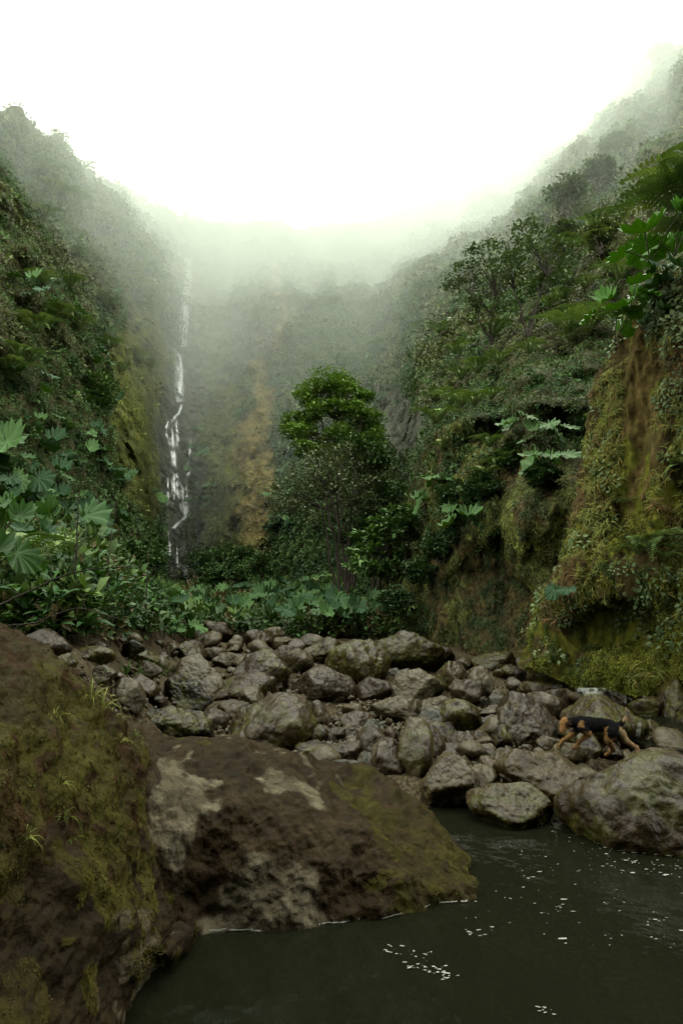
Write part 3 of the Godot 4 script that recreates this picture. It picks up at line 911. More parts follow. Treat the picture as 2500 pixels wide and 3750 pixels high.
func build_water():
	var nu := 120
	var nv := 90
	var v := PackedVector3Array()
	v.resize(nu * nv)
	for j in nv:
		for i in nu:
			var x := -3.5 + 12.0 * float(i) / (nu - 1)
			var d := -5.0 + 11.6 * float(j) / (nv - 1)
			v[j * nu + i] = Vector3(x, n_mid.get_noise_2d(x * 3.0, d * 5.0) * 0.012, -d)
	var o := mesh_node("water", make_mesh(v, grid_index(nu, nv)), M.water)
	tag(o, "dark still pool with drifting flecks of foam", "water", "", "structure")
	# the brook above the pool: reaches between the boulders
	for reach in [[[2700, 2640], [2480, 2640], [2400, 2660], [2440, 2730], [2560, 2760], [2750, 2780]], [[2420, 2450], [2300, 2470], [2180, 2490], [2140, 2540], [2060, 2555], [1960, 2570], [1860, 2590], [1760, 2600]]]:
		var pts := []
		var wd := []
		for e in reach:
			var p := on_bed(e[0], e[1])
			p.y += 0.10
			pts.append(p)
			wd.append(1.1)
		var vv := PackedVector3Array()
		var ii := PackedInt32Array()
		var smooth := []
		var sw := []
		for k in pts.size() - 1:
			for s in 8:
				smooth.append(cr(pts[maxi(k - 1, 0)], pts[k], pts[k + 1], pts[mini(k + 2, pts.size() - 1)], s / 8.0))
				sw.append(1.1)
		strip(vv, ii, smooth, sw, Vector3.UP)
		var b := mesh_node("stream_water", make_mesh(vv, ii), M.water)
		tag(b, "clear brook water running between mossy boulders", "water", "", "structure")
	# broken white water
	var fv := PackedVector3Array()
	var fi := PackedInt32Array()
	var ledge := []
	for st in stone_points:
		var sc: Vector3 = st[1]
		for p in st[0]:
			var wp: Vector3 = p + sc
			var q := pix(wp)
			if q.x > 2085 and q.x < 2370 and q.y > 2455 and q.y < 2730 and wp.z > -11.5: ledge.append([q, wp])
	var fc := PackedColorArray()
	for sheet in [[2104, 2236, 2474, 2552, 34, 24, 9.9], [2218, 2262, 2476, 2506, 14, 12, 9.9], [2330, 2352, 2640, 2716, 12, 22, 8.4]]:
		var w: int = sheet[4]
		var h: int = sheet[5]
		var b0 := fv.size()
		var d: float = sheet[6]
		for j in h:
			var py := lerpf(sheet[2], sheet[3], float(j) / (h - 1))
			for i in w:
				var hit := near_hit(ledge, lerpf(sheet[0], sheet[1], float(i) / (w - 1)), py)
				if hit.is_finite(): d = minf(d, -hit.z - 0.04)
			for i in w:
				var px := lerpf(sheet[0], sheet[1], float(i) / (w - 1)) - 10.0 * j / h
				fv.append(at(px, py, d))
				var edge := sin(PI * float(i) / (w - 1)) * sin(PI * clampf((j + 0.6) / h, 0.0, 1.0))
				var flow := 0.45 + 1.1 * n_mid.get_noise_2d(px * 0.055, py * 0.075) + 0.5 * n_mid.get_noise_2d(px * 0.16, py * 0.10 + 40.0)
				fc.append(Color(0.46, 0.48, 0.43, 0.34 * clampf(flow, 0.0, 1.0) * ss(0.1, 0.8, edge)))
		for j in h - 1:
			for i in w - 1:
				var k := b0 + j * w + i
				fi.append_array([k, k + w, k + 1, k + 1, k + w, k + w + 1])
	var c := mesh_node("cascade", make_mesh(fv, fi, fc), M.spray)
	tag(c, "small white cascade tumbling between mossy boulders under the ochre cliff", "cascade", "", "stuff")
	# foam flecks on the pool
	var v2 := PackedVector3Array()
	var i2 := PackedInt32Array()
	var spots := []
	for k in 230:
		var px := 0.0
		var py := 0.0
		if k < 170:
			px = lerpf(1850, 2520, sqrt(rng.randf())); py = rf(2985, 3180) + (px - 1900) * 0.06
		elif k < 250:
			px = rf(1700, 2520); py = rf(3150, 3480)
		else:
			px = rf(1250, 2500); py = rf(3380, 3750)
		spots.append([px, py, rf(0.0015, 0.005) if rng.randf() < 0.88 else rf(0.005, 0.010)])
	for k in 15:
		var cx := rf(1350, 2480)
		var cy := rf(3150, 3720)
		for e in 9: spots.append([cx + rf(-45, 45), cy + rf(-18, 18), rf(0.0015, 0.006)])
	for e in spots:
		var p := on_level(e[0], e[1], 0.0)
		p.y = n_mid.get_noise_2d(p.x * 3.0, -p.z * 5.0) * 0.012 + 0.005
		var inside := false
		for t in tops:
			if ((p - t[0]) / t[1]).length() < 0.95: inside = true
		if inside: continue
		var b := v2.size()
		var r: float = e[2]
		var sx := rf(1.2, 4.0)
		v2.append(p)
		var turn := rf(-0.4, 0.4)
		for s in 8:
			var an := TAU * s / 8.0
			var q := Vector3(cos(an) * sx, 0, sin(an)) * r * rf(0.5, 1.1)
			v2.append(p + q.rotated(Vector3.UP, turn))
		for s in 8: i2.append_array([b, b + 1 + s, b + 1 + (s + 1) % 8])
	var flecks := v2.size()
	# and the pale line of foam where water meets rock
	for fm in foam_mesh:
		var pv: PackedVector3Array = fm[0]
		var pi: PackedInt32Array = fm[1]
		for k in range(0, pi.size(), 3):
			var hit: Array[Vector3] = []
			for s in 3:
				var a := pv[pi[k + s]]
				var b := pv[pi[k + (s + 1) % 3]]
				if (a.y - 0.006) * (b.y - 0.006) < 0.0:
					hit.append(a.lerp(b, (0.006 - a.y) / (b.y - a.y)))
			if hit.size() < 2 or hit[0].z < -6.6: continue
			var g := n_fine.get_noise_3dv(hit[0] * 2.0) + 0.5 * n_mid.get_noise_3dv(hit[0] * 1.5)
			if g + 0.35 * n_fine.get_noise_3dv(hit[0] * 6.0) < -0.05: continue
			var out := (pv[pi[k]] - pv[pi[k + 1]]).cross(pv[pi[k + 2]] - pv[pi[k + 1]])
			out.y = 0.0
			out = out.normalized() * (0.002 + 0.005 * clampf(g + 0.15, 0, 0.5))
			if out.z < 0.0: out = -out
			var n0 := v2.size()
			v2.append_array([hit[0] - out + Vector3(0, 0.006, 0), hit[1] - out + Vector3(0, 0.006, 0), hit[0] + out, hit[1] + out])
			i2.append_array([n0, n0 + 1, n0 + 2, n0 + 1, n0 + 3, n0 + 2])
	var col2 := PackedColorArray()
	col2.resize(v2.size()); col2.fill(Color(0.075, 0.075, 0.06))
	for k in flecks: col2[k] = Color(0.17, 0.17, 0.14)
	var nor := PackedVector3Array()
	nor.resize(v2.size()); nor.fill(Vector3.UP)
	var fo := mesh_node("foam", make_mesh(v2, i2, col2, PackedVector2Array(), nor), M.foam)
	tag(fo, "small white foam flecks floating on the dark pool", "foam", "", "stuff")

func near_hit(list: Array, px: float, py: float) -> Vector3:
	var best := 1e9
	var out := Vector3.INF
	for e in list:
		var d: float = (e[0] - Vector2(px, py)).length()
		if d < 10.0 and -e[1].z * 40.0 + d < best:
			best = -e[1].z * 40.0 + d
			out = e[1]
	return out

# ================================================================ waterfall
func build_waterfall():
	# main courses of the fall in photo pixels: points, number of threads, spread, brightness
	var runs := [
		[[[708, 850], [706, 890], [692, 905]], 8, 5.0, 4.0], [[[690, 905], [693, 930], [690, 1000], [682, 1080], [674, 1160], [668, 1270]], 46, 8.0, 13.0], [[[700, 935], [688, 1050], [670, 1180]], 14, 9.0, 15.0],
		[[[650, 1275], [658, 1310], [663, 1360], [660, 1420], [655, 1475], [668, 1460]], 34, 8.0, 12.0], [[[640, 1280], [650, 1350], [652, 1440]], 12, 8.0, 10.0],
		[[[669, 1465], [664, 1490], [656, 1515], [640, 1528], [634, 1545]], 22, 5.0, 6.0], [[[618, 1540], [606, 1570], [612, 1600], [628, 1640], [634, 1680], [640, 1730]], 26, 5.0, 6.0], [[[650, 1530], [646, 1560], [652, 1600], [650, 1640]], 12, 4.0, 6.0], [[[630, 1550], [632, 1610], [640, 1680], [641, 1730]], 16, 4.0, 7.0],
		[[[640, 1728], [636, 1760], [640, 1830]], 16, 5.0, 6.0], [[[645, 1730], [655, 1760], [668, 1790], [672, 1830], [678, 1880], [684, 1895]], 18, 6.0, 7.0], [[[648, 1730], [650, 1780], [654, 1832]], 12, 4.0, 6.0],
		[[[660, 1840], [668, 1870], [682, 1892], [670, 1905], [650, 1918], [632, 1938]], 26, 6.0, 7.0], [[[680, 1780], [684, 1830], [686, 1885]], 12, 5.0, 5.0],
		[[[700, 1605], [696, 1640], [692, 1690], [690, 1740], [682, 1790]], 12, 3.5, 4.0], [[[662, 1955], [668, 2000], [672, 2050], [678, 2110]], 22, 5.0, 6.0], [[[648, 1985], [650, 2040], [652, 2095]], 10, 3.0, 4.0], [[[616, 1935], [620, 1990], [624, 2050]], 8, 3.0, 5.0], [[[615, 1740], [617, 1800], [615, 1850]], 8, 3.0, 5.0], [[[672, 1960], [678, 2010], [684, 2090], [690, 2120]], 10, 3.0, 5.0]]
	var root := thing("waterfall", on_slope(660, 2110)[0], "thin white waterfall threading down dark wet rock into bushes", "waterfall")
	for run in runs:
		var v := PackedVector3Array()
		var idx := PackedInt32Array()
		var P: Array = run[0]
		for k in run[1] * 4:
			var off := rf(-1, 1)
			off = off * absf(off) * float(run[3]) * (1.9 if k % 3 == 0 else 1.0)
			var u0 := rf(0.0, 0.55) if k > run[1] / 3 else 0.0
			var u1 := rf(u0 + 0.25, 1.15)
			var pts := []
			var wd := []
			var n := 14
			var w := rf(0.008, 0.026)
			if rng.randf() < 0.12: w *= 1.8
			var wob := rf(0, 100)
			for e in n:
				var u := clampf(lerpf(u0, u1, float(e) / (n - 1)), 0, 1)
				var fu := u * (P.size() - 1)
				var ci := mini(int(fu), P.size() - 2)
				var q := Vector2(P[ci][0], P[ci][1]).lerp(Vector2(P[ci + 1][0], P[ci + 1][1]), fu - ci)
				var fan := 0.5 + 0.7 * u
				q.x += off * fan + n_mid.get_noise_2d(wob, q.y * 0.12) * run[2]
				var hit: Array = on_slope(q.x, q.y)
				var p: Vector3 = hit[0]
				pts.append(p * 1.0 + (Vector3(0, EYE, 0) - p).normalized() * 0.28)
				wd.append(w * (0.35 + 0.65 * sin(PI * clampf(float(e) / (n - 1), 0.04, 0.96))) * rf(0.6, 1.2))
			strip(v, idx, pts, wd, Vector3(0.25, 0.1, 1).normalized())
		for k in v.size(): v[k] -= root.position
		var col := PackedColorArray()
		col.resize(v.size()); col.fill(Color(0.95, 0.97, 0.95, 0.3 if P[0][1] > 1260 else 0.55))
		mesh_node("stream", make_mesh(v, idx, col), M.fall, root)

# ================================================================ mist
func fog(shape: int, size: Vector3, where: Vector3, density: float, turn := Vector3.ZERO):
	var f := FogVolume.new()
	f.name = numbered("mist")
	f.shape = shape
	f.size = size
	f.position = where
	f.rotation = turn
	var m := FogMaterial.new()
	m.density = density
	m.albedo = Color(0.95, 0.98, 0.92)
	f.material = m
	add_child(f)
	tag(f, "low cloud hanging in the head of the valley", "mist", "", "stuff")

func mist_along(px: float, py: float, normal: Vector3, size: Vector3, off: float, step: float, layers: Array):    # a bank of cloud lying against the slope
	var n := normal.normalized()
	var x := Vector3.UP.cross(n).normalized()
	var b := Basis(x, n, x.cross(n))
	var c: Vector3 = on_slope(px, py)[0] + n * off
	for k in layers.size():
		fog(RenderingServer.FOG_VOLUME_SHAPE_ELLIPSOID, size * (1.0 - step * k), c, layers[k], b.get_euler())

func build_mist():
	var E := RenderingServer.FOG_VOLUME_SHAPE_ELLIPSOID
	fog(E, Vector3(240, 90, 150), Vector3(0, 36, -100), 0.0042)
	fog(E, Vector3(210, 72, 120), Vector3(-2, 46, -92), 0.005)
	fog(E, Vector3(190, 56, 108), Vector3(-4, 50, -88), 0.0045)
	fog(E, Vector3(175, 42, 92), Vector3(-4, 53, -83), 0.0085)
	mist_along(900, 660, Vector3(0.05, 0.55, 0.84), Vector3(150, 20, 44), 4.0, 0.0, [0.045])
	fog(E, Vector3(84, 64, 56), Vector3(-40, 46, -46), 0.0075)
	mist_along(2000, 300, Vector3(-0.40, 0.62, 0.66), Vector3(76, 16, 70), 2.0, 0.35, [0.022])

# ================================================================ leaf shapes
class Shape:
	var v := PackedVector3Array()
	var idx := PackedInt32Array()
	var col := PackedColorArray()
	func leaf(base: Vector3, tip: Vector3, side: Vector3, fold: Vector3, c: Color):     # four corners, creased along the midrib
		var b := v.size()
		var m := base.lerp(tip, 0.45)
		v.append(base); v.append(m + side + fold); v.append(tip); v.append(m - side + fold)
		for k in 4: col.append(c)
		idx.append_array([b, b + 2, b + 1, b, b + 3, b + 2])
	func tube(pts: Array, rad: Array, sides: int, c: Color):
		var b := v.size()
		for k in pts.size():
			var t: Vector3 = (pts[mini(k + 1, pts.size() - 1)] - pts[maxi(k - 1, 0)]).normalized()
			var u := t.cross(Vector3(0.31, 0.2, 0.93)).normalized()
			var w := t.cross(u)
			for s in sides:
				var a := TAU * s / sides
				v.append(pts[k] + (u * cos(a) + w * sin(a)) * float(rad[k]))
				col.append(c)
		for k in pts.size() - 1:
			for s in sides:
				var a := b + k * sides + s
				var a2 := b + k * sides + (s + 1) % sides
				idx.append_array([a, a + sides, a2, a2, a + sides, a2 + sides])

func shape_mesh(s: Shape) -> ArrayMesh:
	return make_mesh(s.v, s.idx, s.col)

func ball() -> Vector3:
	while true:
		var p := Vector3(rf(-1, 1), rf(-1, 1), rf(-1, 1))
		if p.length_squared() < 1.0: return p
	return Vector3.ZERO

# a cushion of small leaves, about 1 m across, growing along +Y
func clump(count: int, size: float, flat: float, droop: float) -> ArrayMesh:
	var s := Shape.new()
	for k in count:
		var p := ball()
		p = p.normalized() * pow(p.length(), 0.5)
		p = Vector3(p.x * 0.5, absf(p.y) * flat, p.z * 0.5)
		var out := (Vector3(p.x, p.y * 0.6 + 0.12, p.z).normalized() + ball() * 0.6).normalized()
		out.y -= droop * rf(0.3, 1.0)
		var l := size * rf(0.6, 1.25)
		var side := out.cross(Vector3.UP + ball() * 0.7).normalized() * l * rf(0.26, 0.38)
		s.leaf(p, p + out.normalized() * l, side, Vector3.UP * l * 0.08, Color.WHITE * rf(0.65, 1.3))
	return shape_mesh(s)

func frond_shape(pairs: int, width: float, arch: float, c: Color) -> ArrayMesh:      # a fern frond 1 m long along +Z, arching down
	var s := Shape.new()
	var spine := []
	var rad := []
	for k in pairs + 1:
		var t := float(k) / pairs
		spine.append(Vector3(0, sin(t * 2.2) * arch - t * t * arch * 1.1, t))
		rad.append(lerpf(0.012, 0.002, t))
	s.tube(spine, rad, 3, c * 0.6)
	for k in range(1, pairs + 1):
		var t := float(k) / pairs
		var l := width * sin(PI * clampf(t * 0.86 + 0.10, 0, 1)) * rf(0.92, 1.05)
		var p: Vector3 = spine[k]
		for e in [-1.0, 1.0]:
			var tip := p + Vector3(e * l, -l * 0.28, l * 0.42)
			s.leaf(p, tip, Vector3(0, 0.0, 0.42 / pairs), Vector3(0, 0.015, 0), c * rf(0.85, 1.15))
			# the pinna's own leaflets give it a toothed edge
			for q in 4:
				var u := 0.2 + 0.2 * q
				var o := p.lerp(tip, u)
				for z in [-1.0, 1.0]:
					s.leaf(o, o + Vector3(e * 0.02, -0.006, z * 0.85 / pairs * (1.1 - u)), Vector3(e * 0.012, 0, 0), Vector3.ZERO, c * rf(0.8, 1.2))
	return shape_mesh(s)

# a big lobed leaf 1 m across, stalk at the origin, tip along +Z, upper side +Y
func lobed_leaf(lobes: int, per: int, rings: int, c: Color, cup: float) -> ArrayMesh:
	var v := PackedVector3Array()
	var col := PackedColorArray()
	var idx := PackedInt32Array()
	var n := lobes * per
	v.append(Vector3.ZERO); col.append(c * 1.5)
	var wob := rf(0, 50)
	for r in range(1, rings + 1):
		var t := float(r) / rings
		for k in n + 1:
			var u := float(k) / n
			var an := lerpf(-PI * 0.955, PI * 0.955, u)
			var ph := fposmod(u * lobes, 1.0) - 0.5
			var lobe := 1.0 - 0.20 * pow(absf(ph) * 2.0, 1.5) * pow(t, 1.5)
			var tooth := 1.0 - (0.05 if k % 2 == 1 else 0.0) * t
			var reach := (0.38 + 0.16 * cos(an)) * lobe * tooth
			reach *= 1.0 + 0.08 * sin(an * 3.0 + wob)
			var p := Vector3(sin(an), 0, cos(an)) * reach * t
			p.y = cup * t * t * 0.3 - 0.10 * t * t * maxf(0.0, cos(an)) + 0.035 * t * cos(ph * TAU) + 0.02 * t * sin(an * 5.0 + wob)
			v.append(p)
			var rib := 1.45 if absf(ph) < 0.5 / per + 0.01 else 1.0
			col.append(c * rib * rf(0.92, 1.08))
	for k in n: idx.append_array([0, 1 + k, 2 + k])
	for r in rings - 1:
		for k in n:
			var a := 1 + r * (n + 1) + k
			idx.append_array([a, a + n + 1, a + 1, a + 1, a + n + 1, a + n + 2])
	return make_mesh(v, idx, col)

# a lance-shaped leaf 1 m long along +Z, arching, with a crease and a pale midrib
func lance_leaf(width: float, arch: float, c: Color, segs := 8) -> ArrayMesh:
	var v := PackedVector3Array()
	var col := PackedColorArray()
	var idx := PackedInt32Array()
	for k in segs + 1:
		var t := float(k) / segs
		var w := width * pow(sin(PI * clampf(pow(t, 0.8) * 0.97 + 0.02, 0, 1)), 0.75)
		var y := arch * sin(t * 2.4) - arch * t * t * 0.9
		var wave := 0.012 * sin(t * 19.0)
		for e in 5:
			var x := (e - 2) * 0.5
			v.append(Vector3(x * w, y + absf(x) * w * 0.35 + wave * x, t))
			col.append(c * (1.6 if e == 2 else 1.0) * rf(0.9, 1.1))
	for k in segs:
		for e in 4:
			var a := k * 5 + e
			idx.append_array([a, a + 5, a + 1, a + 1, a + 5, a + 6])
	return make_mesh(v, idx, col)

func blades(count: int, length: float, spread: float, hang: float, width: float) -> ArrayMesh:     # a tuft of grass
	var s := Shape.new()
	for k in count:
		var an := rf(0, TAU)
		var dir := Vector3(cos(an), 0, sin(an))
		var b := dir * rf(0.0, 0.04) * length * 3.0
		var l := length * rf(0.5, 1.15)
		var lean := rf(0.15, 1.0) * spread
		var side := dir.cross(Vector3.UP) * width * rf(0.6, 1.2)
		var dry := rng.randf() < 0.2
		var c := (Color(1.5, 0.95, 0.75) if dry else Color(1, 1, 1)) * rf(0.6, 1.3)
		var prev := s.v.size()
		for e in 5:
			var t := e / 4.0
			var p := b + dir * lean * l * t + Vector3.UP * l * (t * (1.0 - 0.3 * lean) - hang * t * t)
			var w := side * (1.0 - t * 0.95)
			s.v.append(p - w); s.v.append(p + w)
			s.col.append(c); s.col.append(c)
		for e in 4:
			var a := prev + e * 2
			s.idx.append_array([a, a + 2, a + 1, a + 1, a + 2, a + 3])
	return shape_mesh(s)

func scatter(called: String, mesh: Mesh, m: Material, list: Array, label: String, category: String):     # list of [transform, colour]
	var mm := MultiMesh.new()
	mm.transform_format = MultiMesh.TRANSFORM_3D
	mm.use_colors = true
	mm.mesh = mesh
	mm.instance_count = list.size()
	for k in list.size():
		mm.set_instance_transform(k, list[k][0])
		mm.set_instance_color(k, list[k][1])
	var o := MultiMeshInstance3D.new()
	o.name = numbered(called)
	o.multimesh = mm
	o.material_override = m
	add_child(o)
	tag(o, label, category, "", "stuff")

func grown(up: Vector3, size: Vector3, where: Vector3) -> Transform3D:
	var y := up.normalized()
	var x := y.cross(Vector3(rf(-1, 1), rf(-0.3, 0.3), rf(-1, 1))).normalized()
	return Transform3D(Basis(x * size.x, y * size.y, x.cross(y) * size.z), where)

# ================================================================ undergrowth that covers the slopes
func build_ground_cover():
	var kinds := [clump(30, 0.30, 0.45, 0.5), clump(44, 0.20, 0.5, 0.5), clump(16, 0.46, 0.35, 0.7)]
	var lists := [[], [], []]
	var want := 62000
	var crest := VV - 16
	for k in want:
		var i := rng.randi_range(1, VU - 2)
		var j := rng.randi_range(2, crest)
		var b := j * VU + i
		var p := vp[b].lerp(vp[b + 1], rng.randf()).lerp(vp[b + VU], rng.randf())
		var q := pix(p)
		if q.x < -350 or q.x > 2850 or q.y < -300: continue
		var cv := cover_at(q, p)
		var keep := 1.0
		if cv.x > 0.5: keep = 0.015
		elif cv.y > 0.8: keep = 0.30
		elif cv.y > 0.4:
			keep = lerpf(0.95, 0.13, ss(1820.0, 2130.0, q.y))
			if q.x > 1830.0 and q.y > 1680.0: keep *= 0.45
		elif cv.z > 0.5: keep = 0.42
		# lower part of the bank is bare; its upper part is leafy
		if rng.randf() > keep: continue
		var dist := -p.z
		var s := lerpf(0.20, 0.72, ss(12.0, 55.0, dist)) * rf(0.6, 1.4)
		if (cv.z > 0.5 or cv.y > 0.4) and (q.x > 1830.0 or q.y > 1950.0 or q.x < 1100.0): s *= 0.65
		var patchy := n_mid.get_noise_3dv(p * 0.35)
		var hue := n_mid.get_noise_3dv(p * 0.9 + Vector3(50, 0, 0))
		var c := Color(0.046, 0.082, 0.023)
		if patchy > 0.10: c = Color(0.068, 0.084, 0.030)
		elif patchy < -0.16: c = Color(0.036, 0.076, 0.020)
		c = c.lerp(Color(0.082, 0.086, 0.036), clampf(hue * 1.5, 0, 0.6))
		if q.x < 700 and q.y > 1350: c = Color(0.035, 0.066, 0.021).lerp(Color(0.060, 0.100, 0.026), clampf(0.4 + hue, 0, 1))
		if q.x > 1000 and q.y > 1500 and q.y < 2250 and q.x < 1700: c = Color(0.030, 0.056, 0.020).lerp(Color(0.055, 0.088, 0.024), clampf(0.4 + hue, 0, 1))
		if cv.y > 0.8: c = Color(0.13, 0.11, 0.035)
		elif cv.z > 0.5 and (cv.y < 0.4 or q.x > 1830.0): c = Color(0.080, 0.095, 0.022)
		c = c * rf(0.55, 1.55)
		c.a = 1.0
		var kind := 1
		if patchy + rf(-0.2, 0.2) > 0.12: kind = 0
		if rng.randf() < 0.10: kind = 2
		var up := (vn[b] + Vector3(0, 0.5, 0) + ball() * 0.35)
		lists[kind].append([grown(up, Vector3(s, s * rf(0.7, 1.5), s), p), c])
	# mosses and seedlings on the bare bank
	for k in 26000:
		var i := rng.randi_range(VU / 2, VU - 2)
		var j := rng.randi_range(2, VV / 2)
		var b := j * VU + i
		var p := vp[b].lerp(vp[b + 1], rng.randf()).lerp(vp[b + VU], rng.randf())
		var q := pix(p)
		if q.x < 1380 or q.x > 2260 or q.y < 1420 or q.y > 2480: continue
		var cv := cover_at(q, p)
		if cv.y < 0.4 and cv.z < 0.5: continue
		var n := n_fine.get_noise_3dv(p * 0.6)
		var c := Color(0.034, 0.052, 0.018) if n < -0.04 else (Color(0.052, 0.040, 0.018) if n < 0.12 else Color(0.060, 0.066, 0.018))
		if cv.z > 0.5: c = Color(0.060, 0.062, 0.017).lerp(Color(0.12, 0.13, 0.021), clampf(0.4 + n * 2.0, 0, 1))
		c = c * rf(0.6, 1.4)
		c.a = 1.0
		var s := rf(0.05, 0.15) * (1.6 if n < -0.04 else 1.0)
		lists[1].append([grown(vn[b] + ball() * 0.5, Vector3(s, s * rf(0.5, 1.2), s), p), c])
	# bushes and herbs on the valley floor between the stones and the cliffs
	for k in 6500:
		var px := rf(-300, 1560)
		var py := lerpf(1900, 2345, rng.randf())
		var p := on_bed(px, py)
		var d := -p.z
		if d < 6.4 or d > 50.0: continue
		var a := p.x / d
		if d < 16.5 + 2.0 * n_mid.get_noise_2d(p.x, d) and a > -0.30: continue
		if col_at(a)[0] < d: continue
		var s := rf(0.3, 0.75) * lerpf(0.6, 1.0, ss(7.0, 25.0, d))
		var hue := n_mid.get_noise_3dv(p * 0.9)
		var c := Color(0.024, 0.050, 0.014).lerp(Color(0.060, 0.095, 0.022), clampf(0.35 + hue * 1.5, 0, 1)) * rf(0.6, 1.4)
		if rng.randf() < 0.12: c = Color(0.085, 0.070, 0.030)
		c.a = 1.0
		lists[rng.randi() % 3].append([grown(Vector3(rf(-0.3, 0.3), 1, rf(-0.1, 0.5)), Vector3(s, s * rf(0.9, 1.8), s), p + Vector3(0, rf(0.0, 0.5), 0)), c])
	var what := ["creeping leafy undergrowth covering the valley walls", "fine-leaved green undergrowth covering the valley walls", "larger-leaved herbs among the undergrowth of the valley walls"]
	for k in 3:
		scatter("undergrowth", kinds[k], M.leaf, lists[k], what[k], "undergrowth")

# ================================================================ trees
# clusters: [px, py, radius in photo px]; everything stands at distance d (jittered in depth)
func tree(called: String, label: String, group: String, foot: Vector2, d: float, y0: float, forks: Array, clusters: Array, leaf: float, per: int, tone: Color, tone2: Color, trunk_r: float, depth := 0.8):
	var base := at(foot.x, foot.y, d)
	if not is_nan(y0): base.y = y0
	var root := thing(called, base, label, "tree", group)
	var m := d / F
	var wood := Shape.new()
	var tips := []
	var hubs := []
	for f in forks:
		hubs.append(at(f[0], f[1], d + f[2]))
	var crown := Shape.new()
	var bark := Color(0.050, 0.042, 0.030)
	# stems from the foot to the hubs
	for h in hubs:
		var pts := []
		var rad := []
		for k in 9:
			var t := k / 8.0
			var p := base.lerp(h, t)
			p += Vector3(n_mid.get_noise_2d(h.x * 9.0 + t * 3.0, 1.0), 0, n_mid.get_noise_2d(h.x * 7.0 + t * 3.0, 9.0)) * 0.5 * sin(t * PI) * m * 60.0
			pts.append(p - base)
			rad.append(lerpf(trunk_r, trunk_r * 0.45, t))
		wood.tube(pts, rad, 7, bark)
	for c in clusters:
		var mid := at(c[0], c[1], d + rf(-depth, depth))
		var r: float = c[2] * m
		# branch from the nearest hub lower than the cluster
		var best := 1e9
		var from: Vector3 = hubs[0]
		for h in hubs:
			var e: float = (h - mid).length() + (2.0 if h.y > mid.y else 0.0)
			if e < best: best = e; from = h
		for b in 5:
			var end := mid + ball() * r * 0.75
			var pts := []
			var rad := []
			for k in 7:
				var t := k / 6.0
				var p := from.lerp(end, t) + Vector3(0, sin(t * PI) * 0.12 * (end - from).length() * (-1.0 if b % 2 else 0.6), 0)
				p += ball() * 0.04 * sin(t * PI)
				pts.append(p - base)
				rad.append(lerpf(trunk_r * 0.38, trunk_r * 0.07, t))
			wood.tube(pts, rad, 5, bark)
		# leaves gather in sprays
		var sprays := int(clampf(per / 16.0, 6, 90))
		for s in sprays:
			var q := ball()
			q = q.normalized() * pow(q.length(), 0.45)
			q = Vector3(q.x, q.y * 0.62, q.z)
			var sp := mid + q * r * rf(0.8, 1.25)
			var sr := r * rf(0.20, 0.44)
			var shade := rf(0.75, 1.25)
			for k in per / sprays:
				var o := ball()
				var p := sp + Vector3(o.x, o.y * 0.45, o.z) * sr - base
				var out := (Vector3(o.x, 0.05, o.z) + ball() * 0.5).normalized()
				var l := leaf * rf(0.65, 1.3)
				var side := out.cross(Vector3.UP + ball() * 0.6).normalized() * l * 0.32
				crown.leaf(p, p + out * l, side, Vector3(0, l * 0.07, 0), tone.lerp(tone2, rng.randf()) * shade)
	mesh_node("trunk", shape_mesh(wood), M.bark, root)
	var cr_ := mesh_node("crown", shape_mesh(crown), M.leaf, root)
	return root

